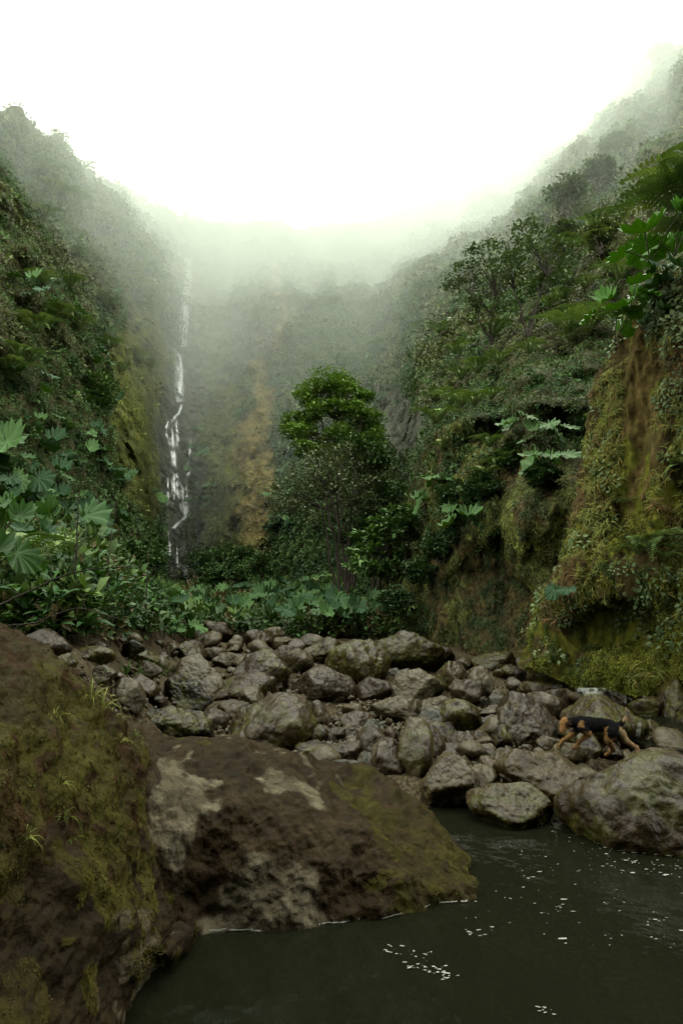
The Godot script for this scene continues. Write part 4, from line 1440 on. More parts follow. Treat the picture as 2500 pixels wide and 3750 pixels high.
func build_trees():
	var dk := Color(0.030, 0.058, 0.020)
	var md := Color(0.050, 0.086, 0.026)
	var br := Color(0.125, 0.195, 0.042)
	var gy := Color(0.115, 0.128, 0.075)
	# the bright tree in the middle of the valley
	tree("bright_tree", "tall bright green tree with layered crown rising in mid valley", "", Vector2(1290, 2080), 27.0, 2.6, [[1222, 1530, 0.0], [1170, 1500, 0.4], [1300, 1640, -0.4], [1140, 1590, 0.3]],
		[[1195, 1385, 62], [1250, 1400, 50], [1150, 1425, 55], [1215, 1430, 60], [1115, 1460, 42], [1270, 1420, 36], [1080, 1545, 45], [1075, 1575, 50], [1120, 1575, 40], [1310, 1500, 46], [1350, 1530, 48], [1280, 1545, 60], [1320, 1580, 62], [1240, 1580, 45], [1360, 1570, 40], [1180, 1640, 60], [1260, 1650, 62], [1330, 1640, 50], [1110, 1640, 45], [1230, 1490, 40], [1370, 1610, 50], [1170, 1500, 42], [1130, 1530, 40], [1290, 1480, 36], [1330, 1450, 34]], 0.16, 640, br, Color(0.085, 0.145, 0.028), 0.09)
	# grey-green tree in front of it, three dark stems
	tree("grey_green_tree", "grey-green small-leaved tree on three dark stems before the bright tree", "", Vector2(1255, 2090), 23.5, 2.2, [[1230, 1800, 0.0], [1180, 1860, -0.3], [1285, 1840, 0.4], [1275, 1990, 0.5]],
		[[1240, 1660, 75], [1180, 1700, 80], [1290, 1720, 85], [1120, 1740, 70], [1350, 1700, 60], [1060, 1790, 62], [1130, 1810, 78], [1210, 1770, 90], [1300, 1790, 80], [1380, 1760, 55], [1040, 1850, 50], [1100, 1880, 62], [1340, 1840, 60]], 0.12, 600, gy, Color(0.060, 0.078, 0.038), 0.075)
	tree("dark_thicket_tree", "dark leafy tree filling the gap behind the grey-green tree", "", Vector2(1360, 2090), 24.5, 2.3, [[1370, 1900, 0.0], [1420, 1880, 0.3]],
		[[1330, 1900, 70], [1400, 1880, 75], [1440, 1800, 60], [1380, 1960, 80], [1300, 1970, 60], [1450, 1940, 60], [1340, 1640, 70], [1280, 1620, 55], [1380, 1690, 55]], 0.15, 800, dk, md, 0.09)
	# two dark glossy trees high on the slope
	var p := on_slope(1935, 1235)
	tree("slope_tree", "dark glossy-leaved tree with forked trunk high on the misty slope", "trees leaning from the slope", Vector2(1935, 1240), -p[0].z - 0.4, p[0].y - 0.2, [[1905, 1130, -0.2], [1880, 1060, -0.3], [1975, 1080, 0.0], [2000, 1010, 0.1]],
		[[1930, 850, 60], [1880, 900, 65], [1985, 880, 70], [2050, 930, 60], [1850, 960, 60], [1935, 960, 75], [2020, 1000, 62], [2060, 1020, 45], [1890, 1020, 55], [1975, 1050, 50]], 0.13, 330, Color(0.105, 0.135, 0.075), Color(0.060, 0.088, 0.045), 0.06)
	p = on_slope(1800, 1270)
	tree("slope_tree", "spreading dark tree leaning out next to the fork-trunked slope tree", "trees leaning from the slope", Vector2(1800, 1275), -p[0].z - 0.4, p[0].y - 0.2, [[1790, 1140, -0.2], [1740, 1090, -0.4], [1820, 1080, 0.1]],
		[[1790, 925, 58], [1740, 940, 55], [1700, 985, 52], [1650, 1030, 42], [1700, 1050, 48], [1770, 1000, 66], [1840, 970, 55], [1810, 1050, 60], [1740, 1110, 36], [1840, 1120, 42]], 0.12, 310, Color(0.110, 0.138, 0.080), Color(0.062, 0.090, 0.048), 0.05)
	for e in [[2080, 720, 95, "pale misty tree with feathery crown far up the slope"], [2190, 640, 80, "thin hazy tree standing above the fork-trunked slope tree"], [2060, 860, 60, "low bushy tree just above the dark slope trees"], [2200, 860, 70, "olive round-headed bush on the upper slope"], [2250, 540, 60, "faint small tree near the fog line of the slope"], [2330, 250, 45, "tiny tree on the misty ridge line"], [2420, 200, 50, "stunted tree on top of the misty ridge"], [1900, 470, 40, "bushy tree fading into the fog on the ridge flank"]]:
		var hit: Array = on_slope(e[0], e[1] + e[2])
		var dd: float = -hit[0].z - 0.4
		var r: float = e[2]
		tree("hillside_tree", e[3], "trees leaning from the slope", Vector2(e[0], e[1] + r), dd, hit[0].y - 0.3, [[e[0], e[1] + r * 0.35, 0.0], [e[0] - r * 0.3, e[1] + r * 0.2, 0.1]],
			[[e[0], e[1] - r * 0.5, r * 0.5], [e[0] - r * 0.5, e[1] - r * 0.15, r * 0.5], [e[0] + r * 0.5, e[1] - r * 0.1, r * 0.5], [e[0] - r * 0.1, e[1] + r * 0.1, r * 0.55], [e[0] + r * 0.3, e[1] - r * 0.4, r * 0.4]], dd * 0.0055, 420, md, gy, 0.08, 0.5)
	# rounded bush on the left wall
	p = on_slope(370, 1480)
	tree("wall_shrub", "round green shrub growing out of the wall beside the waterfall", "", Vector2(370, 1500), -p[0].z - 0.5, p[0].y - 0.3, [[370, 1440, 0.0]], [[365, 1390, 45], [345, 1430, 45], [395, 1430, 42], [370, 1460, 50], [340, 1480, 40]], 0.16, 420, md, Color(0.065, 0.115, 0.030), 0.06, 0.5)
	# light broad-leaved shrub at the foot of the bank
	tree("pale_shrub", "light green broad-leaved shrub spilling down to the stones", "", Vector2(1440, 2130), 19.0, 2.0, [[1420, 2020, 0.0], [1500, 1960, 0.3]],
		[[1400, 1905, 45], [1450, 1890, 50], [1500, 1900, 42], [1360, 1960, 50], [1420, 1950, 55], [1480, 1950, 50], [1340, 2020, 50], [1400, 2010, 55], [1460, 2020, 50], [1330, 2080, 50], [1400, 2090, 50], [1470, 2080, 45]], 0.19, 330, Color(0.085, 0.14, 0.045), Color(0.055, 0.10, 0.032), 0.05)
	# bushes under the fall
	for e in [[745, 2040, 50, 37.0, "rounded dark bush standing beneath the waterfall"], [830, 2020, 48, 36.0, "leafy bush between waterfall and ochre cliff"], [900, 2030, 46, 35.0, "dense bush at the foot of the ochre cliff"], [960, 2060, 50, 33.0, "broad bush below the ochre cliff's far edge"], [860, 2085, 55, 31.0, "low dark bush in front of the cliff-foot bushes"], [780, 2095, 48, 32.0, "low bush hiding the waterfall's plunge"], [560, 2040, 50, 28.0, "fine-leaved bush left standing before the wet rock face"], [480, 2010, 45, 24.0, "dark twiggy bush under the mossy wall"]]:
		var r: float = e[2]
		tree("bush", e[4].replace(" left", ""), "bushes at the foot of the fall", Vector2(e[0], e[1] + r * 1.3), e[3], NAN, [[e[0], e[1] + r * 0.5, 0.0], [e[0] - r * 0.3, e[1] + r * 0.4, 0.0]],
			[[e[0], e[1] - r * 0.35, r * 0.6], [e[0] - r * 0.6, e[1], r * 0.55], [e[0] + r * 0.6, e[1], r * 0.55], [e[0], e[1] + r * 0.3, r * 0.65], [e[0] + r * 0.4, e[1] + r * 0.5, r * 0.5], [e[0] - r * 0.4, e[1] + r * 0.5, r * 0.5]], 0.14, 420, dk * 1.2, md, 0.04, 0.7)
	# bushes over the stones, right of the middle
	for e in [[1540, 2080, 60, 16.8, "dark glossy bush hanging over the bare bank"], [1450, 2190, 62, 17.2, "shiny small-leaved bush just above the moss-grown boulders"], [1600, 1990, 60, 15.8, "dense bush clothing the bank above the bare earth"], [1680, 1930, 60, 15.6, "dark trailing bush under the lobed leaves of the bank"], [1760, 1780, 62, 15.8, "leafy bush on the bank beneath the fern fronds"], [1990, 1730, 55, 15.2, "rounded bush on the bank's green shelf"], [1660, 1800, 55, 16.4, "thick dark bush behind the bank's ferns"], [1880, 1660, 55, 16.2, "loose bush over the bank's dark hollow"]]:
		var r: float = e[2]
		var hit: Array = on_slope(e[0], e[1] + r)
		var dd := minf(e[3], -hit[0].z - 0.1)
		tree("bank_bush", e[4], "bushes on the bank", Vector2(e[0], e[1] + r * 1.1), dd, NAN, [[e[0], e[1] + r * 0.5, 0.0]],
			[[e[0], e[1] - r * 0.4, r * 0.6], [e[0] - r * 0.6, e[1], r * 0.55], [e[0] + r * 0.6, e[1] + r * 0.1, r * 0.55], [e[0], e[1] + r * 0.3, r * 0.65], [e[0] + r * 0.3, e[1] + r * 0.7, r * 0.5], [e[0] - r * 0.4, e[1] + r * 0.6, r * 0.5]], 0.085, 560, Color(0.026, 0.050, 0.020), Color(0.046, 0.080, 0.030), 0.03, 0.3)

# ================================================================ leafy plants
func aim(forward: Vector3, up: Vector3) -> Basis:       # +Z along forward, +Y near up
	var z := forward.normalized()
	var x := up.cross(z)
	if x.length() < 0.01: x = Vector3.RIGHT
	x = x.normalized()
	return Basis(x, z.cross(x), z)

func hit_any(px: float, py: float) -> Vector3:
	var s: Vector3 = on_slope(px, py)[0]
	var b := on_bed(px, py)
	return b if -b.z < -s.z else s

func stalk_mesh(a: Vector3, b: Vector3, r: float) -> ArrayMesh:
	var s := Shape.new()
	var pts := []
	var rad := []
	for k in 6:
		var t := k / 5.0
		pts.append(a.lerp(b, t) + Vector3(0, sin(t * PI) * 0.08 * (b - a).length(), 0))
		rad.append(lerpf(r, r * 0.6, t))
	s.tube(pts, rad, 5, Color(0.075, 0.075, 0.035))
	return shape_mesh(s)

var lobed := []
func umbrella_plant(foot: Vector3, leaves: int, size: float, label: String, group: String, tone: Color, spread := 1.0, lift := 0.6):
	var root := thing("umbrella_plant", foot, label, "plant", group)
	for k in leaves:
		var an := TAU * (k + rf(-0.3, 0.3)) / leaves + 0.4
		var out := Vector3(cos(an), 0, sin(an) * 0.8 + 0.25)
		var hub := out * size * rf(0.35, 0.8) * spread + Vector3(0, size * rf(0.5, 1.0) * lift, 0)
		var leaf := MeshInstance3D.new()
		leaf.name = "leaf"
		leaf.mesh = lobed[rng.randi() % lobed.size()]
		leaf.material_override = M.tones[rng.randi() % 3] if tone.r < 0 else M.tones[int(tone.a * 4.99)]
		var tilt := (Vector3(out.x * 0.55, 1.0, out.z * 0.55 + 0.35) + ball() * 0.55).normalized()
		var fw := (out + Vector3(0, -0.25, 0)).normalized()
		leaf.transform = Transform3D(aim(fw, tilt).scaled(Vector3(rf(0.85, 1.15), rf(0.7, 2.2), rf(0.9, 1.1)) * size * rf(0.6, 1.1)), hub)
		root.add_child(leaf, true)
		var st := mesh_node("stalk", stalk_mesh(Vector3.ZERO, hub, 0.016 * size), M.bark, root)
	return root

func fern_plant(called: String, foot: Vector3, fronds: int, size: float, label: String, group: String, rise: float, toward := Vector3(0, 0.1, 0.5), trunk := 0.0):
	var root := thing(called, foot, label, "fern", group)
	if trunk > 0.0:
		mesh_node("trunk", stalk_mesh(Vector3(0, -0.3, 0), Vector3(0, trunk, 0), 0.07), M.bark, root)
	for k in fronds:
		var an := TAU * (k + rf(-0.3, 0.3)) / fronds
		var out := (Vector3(cos(an), rise, sin(an)) + toward).normalized()
		var f := MeshInstance3D.new()
		f.name = "frond"
		f.mesh = frond_kinds[rng.randi() % frond_kinds.size()]
		f.material_override = M.fronds[rng.randi() % M.fronds.size()]
		f.transform = Transform3D(aim(out, Vector3.UP).scaled(Vector3.ONE * size * rf(0.8, 1.15)), Vector3(0, trunk, 0))
		root.add_child(f, true)
	return root

var frond_kinds := []
var lances := []
func lance_plant(foot: Vector3, leaves: int, size: float, label: String, group: String, height: float):
	var root := thing("broadleaf_plant", foot, label, "plant", group)
	var stem := Vector3(rf(-0.1, 0.1), height, rf(-0.05, 0.1))
	mesh_node("stem", stalk_mesh(Vector3(0, -0.1, 0), stem, 0.014), M.bark, root)
	for k in leaves:
		var an := TAU * k * 0.381 + rf(-0.3, 0.3)
		var t := rf(0.25, 1.0)
		var out := Vector3(cos(an), rf(0.25, 0.9) * (0.4 + t), sin(an) + 0.35).normalized()
		var f := MeshInstance3D.new()
		f.name = "leaf"
		f.mesh = lances[rng.randi() % lances.size()]
		f.material_override = M.lances[rng.randi() % M.lances.size()]
		f.transform = Transform3D(aim(out, Vector3(0, 1, 0.35)).scaled(Vector3.ONE * size * rf(0.7, 1.25)), stem * t)
		root.add_child(f, true)
	return root

func tinted(base: StandardMaterial3D, r: float, g: float, b: float) -> StandardMaterial3D:
	var m: StandardMaterial3D = base.duplicate()
	m.albedo_color = Color(r * ALBEDO_DIM, g * ALBEDO_DIM, b * ALBEDO_DIM).linear_to_srgb()
	return m

func build_plants():
	var W := Color(1, 1, 1)
	for k in 5: lobed.append(lobed_leaf([11, 13, 9, 12, 10][k], 4, 4, W * 0.8, rf(0.1, 0.6)))
	for k in 3: frond_kinds.append(frond_shape(18, rf(0.20, 0.26), rf(0.30, 0.5), W * 0.9))
	for k in 4: lances.append(lance_leaf([0.13, 0.16, 0.11, 0.18][k], rf(0.15, 0.4), W * 0.85))
	M.tones = [tinted(M.big_leaf, 0.036, 0.074, 0.026), tinted(M.big_leaf, 0.050, 0.098, 0.030), tinted(M.big_leaf, 0.022, 0.050, 0.020), tinted(M.big_leaf, 0.020, 0.052, 0.009), tinted(M.big_leaf, 0.048, 0.124, 0.016)]  # third and fourth darkened as shade, fifth brightened as backlight
	M.fronds = [tinted(M.leaf, 0.15, 0.215, 0.065), tinted(M.leaf, 0.12, 0.17, 0.06), tinted(M.leaf, 0.19, 0.235, 0.08), tinted(M.leaf, 0.10, 0.155, 0.052)]
	M.lances = [tinted(M.big_leaf, 0.028, 0.072, 0.018), tinted(M.big_leaf, 0.046, 0.108, 0.018), tinted(M.big_leaf, 0.022, 0.054, 0.018), tinted(M.big_leaf, 0.036, 0.074, 0.026)]
	var any := Color(-1, 0, 0, 0)
	# ---- umbrella-leaved plants on the left wall and bank
	for k in 46:
		var px := rf(-60, 580)
		var py := rf(1560, 2010)
		if px > 360 and py < 1750: continue
		umbrella_plant(hit_any(px, py), rng.randi_range(3, 5), rf(0.75, 1.25), "umbrella plant with big lobed leaves on the overgrown wall beside the fall", "umbrella plants on the wall", any)
	for k in 10:
		umbrella_plant(hit_any(rf(40, 420), rf(1080, 1540)), 3, rf(0.8, 1.2), "umbrella plant clinging high on the misty wall above the bank", "umbrella plants high on the wall", any)
	# column of them between the ochre cliff and the trees
	for k in 22:
		var py := rf(1480, 2080)
		umbrella_plant(hit_any(rf(985, 1110), py), rng.randi_range(3, 5), rf(0.7, 1.05), "umbrella plant in the leafy column next to the ochre cliff", "umbrella plants by the ochre cliff", any)
	for k in 12:
		umbrella_plant(hit_any(rf(700, 830), rf(1480, 1960)), 3, rf(0.7, 1.0), "umbrella plant on the mossy rock between waterfall and ochre cliff", "umbrella plants by the waterfall", any)
	# along the foot, above the stones
	for e in [[1010, 2230, 1.0], [1060, 2170, 0.9], [1120, 2200, 1.0], [1180, 2240, 0.95], [1230, 2170, 0.9], [1150, 2120, 0.9], [1090, 2260, 0.7], [960, 2200, 0.8], [1270, 2230, 0.85], [1300, 2160, 0.8], [740, 2220, 0.8], [770, 2160, 0.7], [1210, 2290, 0.6], [880, 2170, 0.9], [930, 2230, 0.8], [1040, 2290, 0.7], [1350, 2230, 0.8], [1390, 2180, 0.8], [1130, 2270, 0.75], [850, 2240, 0.7], [1330, 2280, 0.7], [670, 2200, 0.8], [620, 2250, 0.8], [990, 2150, 0.9], [1250, 2280, 0.7]]:
		umbrella_plant(hit_any(e[0], e[1] + 45) + Vector3(0, 0.35, 0.3), 5, e[2] * 1.1, "umbrella plant in the green belt above the rubble bar", "umbrella plants above the rubble", any)
	umbrella_plant(hit_any(690, 2350) + Vector3(0, 0.05, 0.4), 4, 0.62, "lone umbrella plant with two broad pale leaves drooping over the stones", "", Color(0, 0, 0, 0.3), 1.0, 0.8)
	for e in [[1590, 1800, "pale umbrella plant with three ribbed leaves on the bank"], [1560, 1870, "umbrella plant hanging below the pale ribbed one on the bank"], [1690, 1900, "umbrella plant in the dark bushes of the bank"], [1985, 1640, "bluish umbrella plant under the bank's dark hollow"], [2000, 1740, "umbrella plant beside the round bush of the bank"], [1700, 1960, "small umbrella plant over the bare brown earth"], [1900, 1600, "umbrella plant half hidden at the rim of the hollow"]]:
		var h: Array = on_slope(e[0], e[1])
		umbrella_plant(h[0] + Vector3(0, 0, 0.25), 5, 0.7, e[2], "umbrella plants on the bank", Color(0, 0, 0, 0.3), 0.9, 0.6)
	# the clump low on the ochre cliff
	var h: Array = on_cliff(2090, 2180)
	var low: Vector3 = h[0]
	umbrella_plant(low + Vector3(-0.05, -0.1, 0.12), 4, 0.52, "dark umbrella plant with a round scalloped leaf low on the ochre cliff", "", Color(0, 0, 0, 0.6), 0.9, 0.45)
	# great leaves jutting from the cliff top: backlight put into a brighter green
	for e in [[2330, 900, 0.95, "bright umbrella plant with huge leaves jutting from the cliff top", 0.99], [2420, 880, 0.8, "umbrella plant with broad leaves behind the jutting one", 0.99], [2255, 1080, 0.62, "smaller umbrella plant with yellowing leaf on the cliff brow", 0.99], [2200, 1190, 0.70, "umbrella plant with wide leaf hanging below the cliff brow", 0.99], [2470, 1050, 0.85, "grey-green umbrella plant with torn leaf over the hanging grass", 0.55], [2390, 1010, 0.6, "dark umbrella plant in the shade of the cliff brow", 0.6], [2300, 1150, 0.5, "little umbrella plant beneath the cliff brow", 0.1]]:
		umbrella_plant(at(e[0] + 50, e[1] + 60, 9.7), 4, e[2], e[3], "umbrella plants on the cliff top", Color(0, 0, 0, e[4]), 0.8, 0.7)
	# ---- ferns
	for e in [[1650, 1490, 1.5], [1610, 1560, 1.4], [1690, 1500, 1.3], [1740, 1500, 1.1], [1625, 1660, 1.0], [1800, 1470, 1.0], [1780, 1650, 0.9], [1830, 1730, 1.0], [1790, 1760, 0.9], [1870, 1700, 0.8], [1590, 1470, 1.3], [1760, 1370, 1.4], [1830, 1340, 1.4], [1700, 1390, 1.3], [2010, 1130, 1.5], [2080, 1090, 1.4], [2120, 1160, 1.4], [2040, 1200, 1.4], [1950, 1300, 1.2], [2110, 1240, 1.3], [2150, 1060, 1.2]]:
		var s: Array = on_slope(e[0], e[1] + 20)
		fern_plant("fern", s[0] + vn_push(s[1], 0.25), 8, e[2] * 0.6, "arching green fern on the slope over the stream bank", "ferns on the slope", 0.45)
	for k in 34:
		var s: Array = on_slope(rf(40, 560), rf(620, 1420))
		fern_plant("fern", s[0] + vn_push(s[1], 0.3), 8, rf(0.9, 1.4), "pale arching fern on the misty wall beside the fall", "ferns on the misty wall", 0.4)
	for k in 34:
		var s: Array = on_slope(rf(1150, 2350), rf(620, 1330))
		fern_plant("fern", s[0] + vn_push(s[1], 0.3), 7, rf(0.8, 1.3), "dim arching fern in the undergrowth of the misty slope", "ferns on the misty slope", 0.4)
	for e in [[1170, 2110, 1.0], [1240, 2100, 1.05], [1280, 2120, 0.9], [1200, 2140, 0.8]]:
		fern_plant("fern", hit_any(e[0], e[1] + 70) + Vector3(0, 0.3, 0), 9, e[2], "yellow-green fern at the foot of the three dark stems", "ferns in the green belt", 0.5)
	# tree ferns over the cliff top
	for e in [[2480, 640, 1.5, "tree fern with pale spreading crown over the cliff edge"], [2560, 560, 1.6, "tree fern rising behind the cliff-edge fern"], [2540, 760, 1.3, "lower tree fern drooping beneath the pale crown"]]:
		fern_plant("tree_fern", at(e[0] + 60, e[1] + 330, 10.6), 13, e[2], e[3], "tree ferns on the cliff top", 0.30, Vector3(-0.25, 0.15, 0.3), 1.1)
	# small ferns hanging on the cliff face
	for e in [[2430, 1960, 0.42], [2390, 2010, 0.36], [2345, 2040, 0.40], [2420, 2060, 0.34], [2370, 1985, 0.36], [2460, 2020, 0.3], [2300, 1840, 0.3], [2470, 1700, 0.35]]:
		var c: Array = on_cliff(e[0], e[1])
		fern_plant("small_fern", c[0] + c[1] * 0.03, 6, e[2], "little ladder-leaved fern hanging on the ochre cliff", "small ferns on the cliff", 0.2, c[1] + Vector3(0, -0.3, 0))
	# ---- glossy broad-leaved plants on the near bank
	for k in 150:
		var px := lerpf(-60, 640, rng.randf())
		var top := lerpf(2060, 2250, ss(100, 640, px))
		var py := rf(top, 2370)
		var foot := on_bed(px, py)
		if -foot.z < 6.3 or -foot.z > 16.0: continue
		var hgt := rf(0.25, 0.75)
		lance_plant(foot, rng.randi_range(8, 12), rf(0.20, 0.34), "glossy broad-leaved plant in the thicket on the near bank", "broad-leaved plants on the bank", hgt)
	for e in [[900, 2240, 0.5, "bright canna-like plant with upright leaves above the stones"], [880, 2265, 0.4, "low leafy plant beside the upright-leaved one"], [940, 2255, 0.4, "small leafy plant among the herbs above the stones"], [1095, 2325, 0.22, "tiny bright sprout on a pale stone"], [820, 2230, 0.35, "young broad-leaved plant near the yellow leaf"], [1500, 2220, 0.3, "broad-leaved plant dangling over the bare bank"]]:
		lance_plant(hit_any(e[0], e[1] + 30), 9, e[2], e[3], "", 0.25)
	# big leaves at the left edge, greens darkened to stand for canopy shade
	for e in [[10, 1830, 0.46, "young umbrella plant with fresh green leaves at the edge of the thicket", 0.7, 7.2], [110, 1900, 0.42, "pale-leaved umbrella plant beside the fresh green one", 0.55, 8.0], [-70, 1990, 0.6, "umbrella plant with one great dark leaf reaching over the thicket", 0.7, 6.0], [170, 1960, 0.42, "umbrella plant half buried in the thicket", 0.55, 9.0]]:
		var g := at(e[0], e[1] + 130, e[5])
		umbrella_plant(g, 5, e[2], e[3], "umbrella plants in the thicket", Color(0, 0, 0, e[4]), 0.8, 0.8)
	fern_plant("fern", at(20, 2090, 6.6), 7, 0.8, "lacy fern overhanging the thicket below the great dark leaf", "", 0.3)
	# feather palms
	for e in [[90, 2130, 0.55, 8.0], [170, 2080, 0.6, 8.6], [60, 2060, 0.5, 8.4]]:
		fern_plant("palm_seedling", at(e[0], e[1], e[3]), 5, e[2], "palm seedling with feathered leaves in the thicket", "palm seedlings", 0.6)
	# bare saplings and branches in the thicket
	for e in [[[[280, 2360], [272, 2200], [278, 2050], [285, 1900], [290, 1790]], 7.6, 0.016, "thin dark sapling standing straight in the thicket"], [[[390, 2290], [392, 2180], [398, 2060], [410, 1930]], 8.6, 0.013, "slender dark sapling near the wet rock face"], [[[0, 2215], [120, 2160], [230, 2110], [340, 2085], [450, 2078], [520, 2085]], 6.9, 0.013, "long bare branch arching across the thicket"], [[[20, 2292], [130, 2280], [220, 2245], [300, 2228], [400, 2255], [470, 2275]], 6.7, 0.010, "lower bare branch curving through the broad leaves"], [[[535, 2240], [538, 2140], [545, 2020]], 10.5, 0.014, "dark sapling stem under the twiggy bush"]]:
		var pts := []
		var rad := []
		var P: Array = e[0]
		var o := at(P[0][0], P[0][1], e[1])
		for k in P.size() - 1:
			for s in 6:
				var t := s / 6.0
				var v3 := []
				for q in [maxi(k - 1, 0), k, k + 1, mini(k + 2, P.size() - 1)]: v3.append(at(P[q][0], P[q][1], e[1]))
				pts.append(cr(v3[0], v3[1], v3[2], v3[3], t) - o + ball() * 0.006)
				rad.append(lerpf(e[2], e[2] * 0.4, (k + t) / (P.size() - 1.0)))
		var s := Shape.new()
		s.tube(pts, rad, 6, Color(0.045, 0.036, 0.026))
		for k in range(4, pts.size(), 3):
			var tw := [pts[k]]
			var tr := [rad[k] * 0.5]
			var dir := ball() + Vector3(0, 0.6, 0)
			for z in 4:
				tw.append(tw[-1] + dir * 0.07 + ball() * 0.03)
				tr.append(rad[k] * (0.4 - 0.08 * z))
			s.tube(tw, tr, 4, Color(0.045, 0.036, 0.026))
		var nd := mesh_node("bare_branch" if "branch" in e[3] else "sapling", shape_mesh(s), M.bark)
		nd.position = o
		tag(nd, e[3], "branch" if "branch" in e[3] else "sapling")

func vn_push(n: Vector3, s: float) -> Vector3:
	return (n + Vector3(0, 0.3, 0.3)).normalized() * s

# ================================================================ grass, moss
func build_grass():
	var hang := blades(16, 1.0, 0.55, 1.25, 0.012)
	var list := []
	for k in 7000:
		var i := rng.randi_range(2, CU - 3)
		var j := rng.randi_range(8, CV - 3)
		var b := j * CU + i
		if cn[b].z < -0.1: continue
		var p := cp[b]
		var q := pix(p) / 1.5944
		if q.x > 1680 or q.y < 450: continue
		var edge := 0.0
		var ex := lerpf(1385, 1300, ss(950.0, 1300.0, q.y))
		edge = ss(85.0, 30.0, absf(q.x - ex - 15.0)) * ss(800.0, 880.0, q.y) * ss(1420.0, 1330.0, q.y)
		edge = maxf(edge, ss(1490.0, 1535.0, q.x + 40.0 * n_mid.get_noise_3dv(p)) * ss(1400.0, 1250.0, q.y) * 0.8)
		edge = maxf(edge, ss(800.0, 720.0, q.y) * 0.9)
		edge = maxf(edge, 0.55 * ss(0.05, 0.25, n_mid.get_noise_3dv(p * 1.2)) * ss(1470.0, 1350.0, q.y))
		edge = maxf(edge, 0.05)
		edge *= 1.0 - ss(0.0, 0.25, blob(q, Vector2(1466, 950), Vector2(48, 290)))
		if rng.randf() > edge: continue
		var c := Color(0.115, 0.135, 0.036).lerp(Color(0.19, 0.20, 0.055), rng.randf()) * rf(0.7, 1.2)
		if n_mid.get_noise_3dv(p * 1.5) > 0.16: c = Color(0.125, 0.090, 0.040) * rf(0.7, 1.2)
		c.a = 1.0
		var s := rf(0.25, 0.62)
		list.append([grown(cn[b] + Vector3(0, 0.35, 0), Vector3(s, s, s), p), c])
	scatter("hanging_grass", hang, M.grass, list, "long yellow-green grass hanging down the ochre cliff", "grass")
	# leafy creepers on the cliff
	var small := clump(22, 0.26, 0.35, 0.7)
	list = []
	for k in 2600:
		var i := rng.randi_range(2, CU - 3)
		var j := rng.randi_range(10, CV - 2)
		var b := j * CU + i
		if cn[b].z < -0.3: continue
		var p := cp[b]
		var q := pix(p) / 1.5944
		var keep := 0.10 + 0.65 * ss(0.02, 0.2, n_mid.get_noise_3dv(p * 1.0 + Vector3(9, 9, 9))) * ss(1480.0, 1400.0, q.y)
		if q.y < 760: keep = 0.9
		keep *= 1.0 - ss(0.0, 0.25, blob(q, Vector2(1466, 950), Vector2(55, 300)))
		if rng.randf() > keep: continue
		var s := rf(0.14, 0.34) if q.y > 760 else rf(0.25, 0.5)
		var c := Color(0.045, 0.072, 0.026).lerp(Color(0.10, 0.135, 0.05), rng.randf()) * rf(0.7, 1.2)
		c.a = 1.0
		list.append([grown(cn[b] + Vector3(0, 0.2, 0), Vector3(s, s, s), p), c])
	scatter("creeper", small, M.leaf, list, "small-leaved creepers growing on the ochre cliff", "undergrowth")
	list = []
	var pad := clump(20, 0.34, 0.35, 0.5)
	for k in 15000:
		var i := rng.randi_range(2, CU - 3)
		var j := rng.randi_range(1, CV / 3)
		var b := j * CU + i
		if cn[b].z < -0.3: continue
		var p := cp[b].lerp(cp[b + 1], rng.randf()).lerp(cp[b + CU], rng.randf())
		var n := n_fine.get_noise_3d(p.x * 1.4, p.y * 0.5, p.z * 1.4)
		var m := n_mid.get_noise_3dv(p * 1.8)
		if n + m < -0.15: continue
		var c := Color(0.058, 0.060, 0.014).lerp(Color(0.12, 0.13, 0.020), clampf(0.4 + n * 1.8 + m, 0, 1)) * rf(0.6, 1.4)
		if m < -0.12: c = Color(0.040, 0.058, 0.016) * rf(0.6, 1.3)
		c.a = 1.0
		var s := rf(0.03, 0.10)
		list.append([grown(cn[b] + ball() * 0.5, Vector3(s, s * rf(0.5, 1.2), s), p), c])
	scatter("moss", pad, M.grass, list, "yellow-green moss covering the foot of the ochre cliff", "moss")
	# tufts on the mossy mound and among the stones, one by one
	var kinds := [blades(26, 1.0, 0.6, 0.75, 0.012), blades(18, 1.0, 0.8, 1.0, 0.012), blades(40, 1.0, 0.5, 0.45, 0.010)]
	M.tuft = [tinted(M.grass, 0.16, 0.18, 0.045), tinted(M.grass, 0.11, 0.15, 0.035), tinted(M.grass, 0.055, 0.105, 0.026)]
	for e in [[210, 1600, 0.26, 0, "yellow-green grass tuft on the shoulder of the mossy mound"], [235, 1625, 0.30, 0, "long drooping grass tuft on the flank of the mossy mound"], [250, 1665, 0.30, 0, "thick grass tuft hanging beside the mound's drooping one"], [272, 1700, 0.22, 1, "grass tuft where the mound meets the grey boulder"], [305, 1690, 0.14, 0, "short fresh grass tuft at the mound's far edge"], [125, 1640, 0.16, 1, "sparse grass tuft in the mound's brown moss"], [135, 1800, 0.16, 1, "hanging grass tuft low on the mossy mound"], [150, 1870, 0.13, 1, "little grass tuft under the low hanging one"], [55, 1920, 0.16, 1, "straggly grass tuft on the mound's dark face"], [165, 1920, 0.09, 1, "tiny grass tuft on the mound's dark face"], [325, 1700, 0.10, 1, "grass wisp in the crevice beside the grey boulder"], [335, 1855, 0.12, 1, "grass wisp hanging into the crevice"]]:
		var p := on_mound(e[0] * 1.5944, e[1] * 1.5944)
		var o := mesh_node("grass_tuft", kinds[e[3]], M.tuft[0 if e[2] > 0.15 else 1])
		o.transform = grown(Vector3(0.2, 1, 0.35), Vector3.ONE * e[2], p + Vector3(0, -0.01, 0))
		tag(o, e[4], "grass", "grass tufts on the mossy mound")
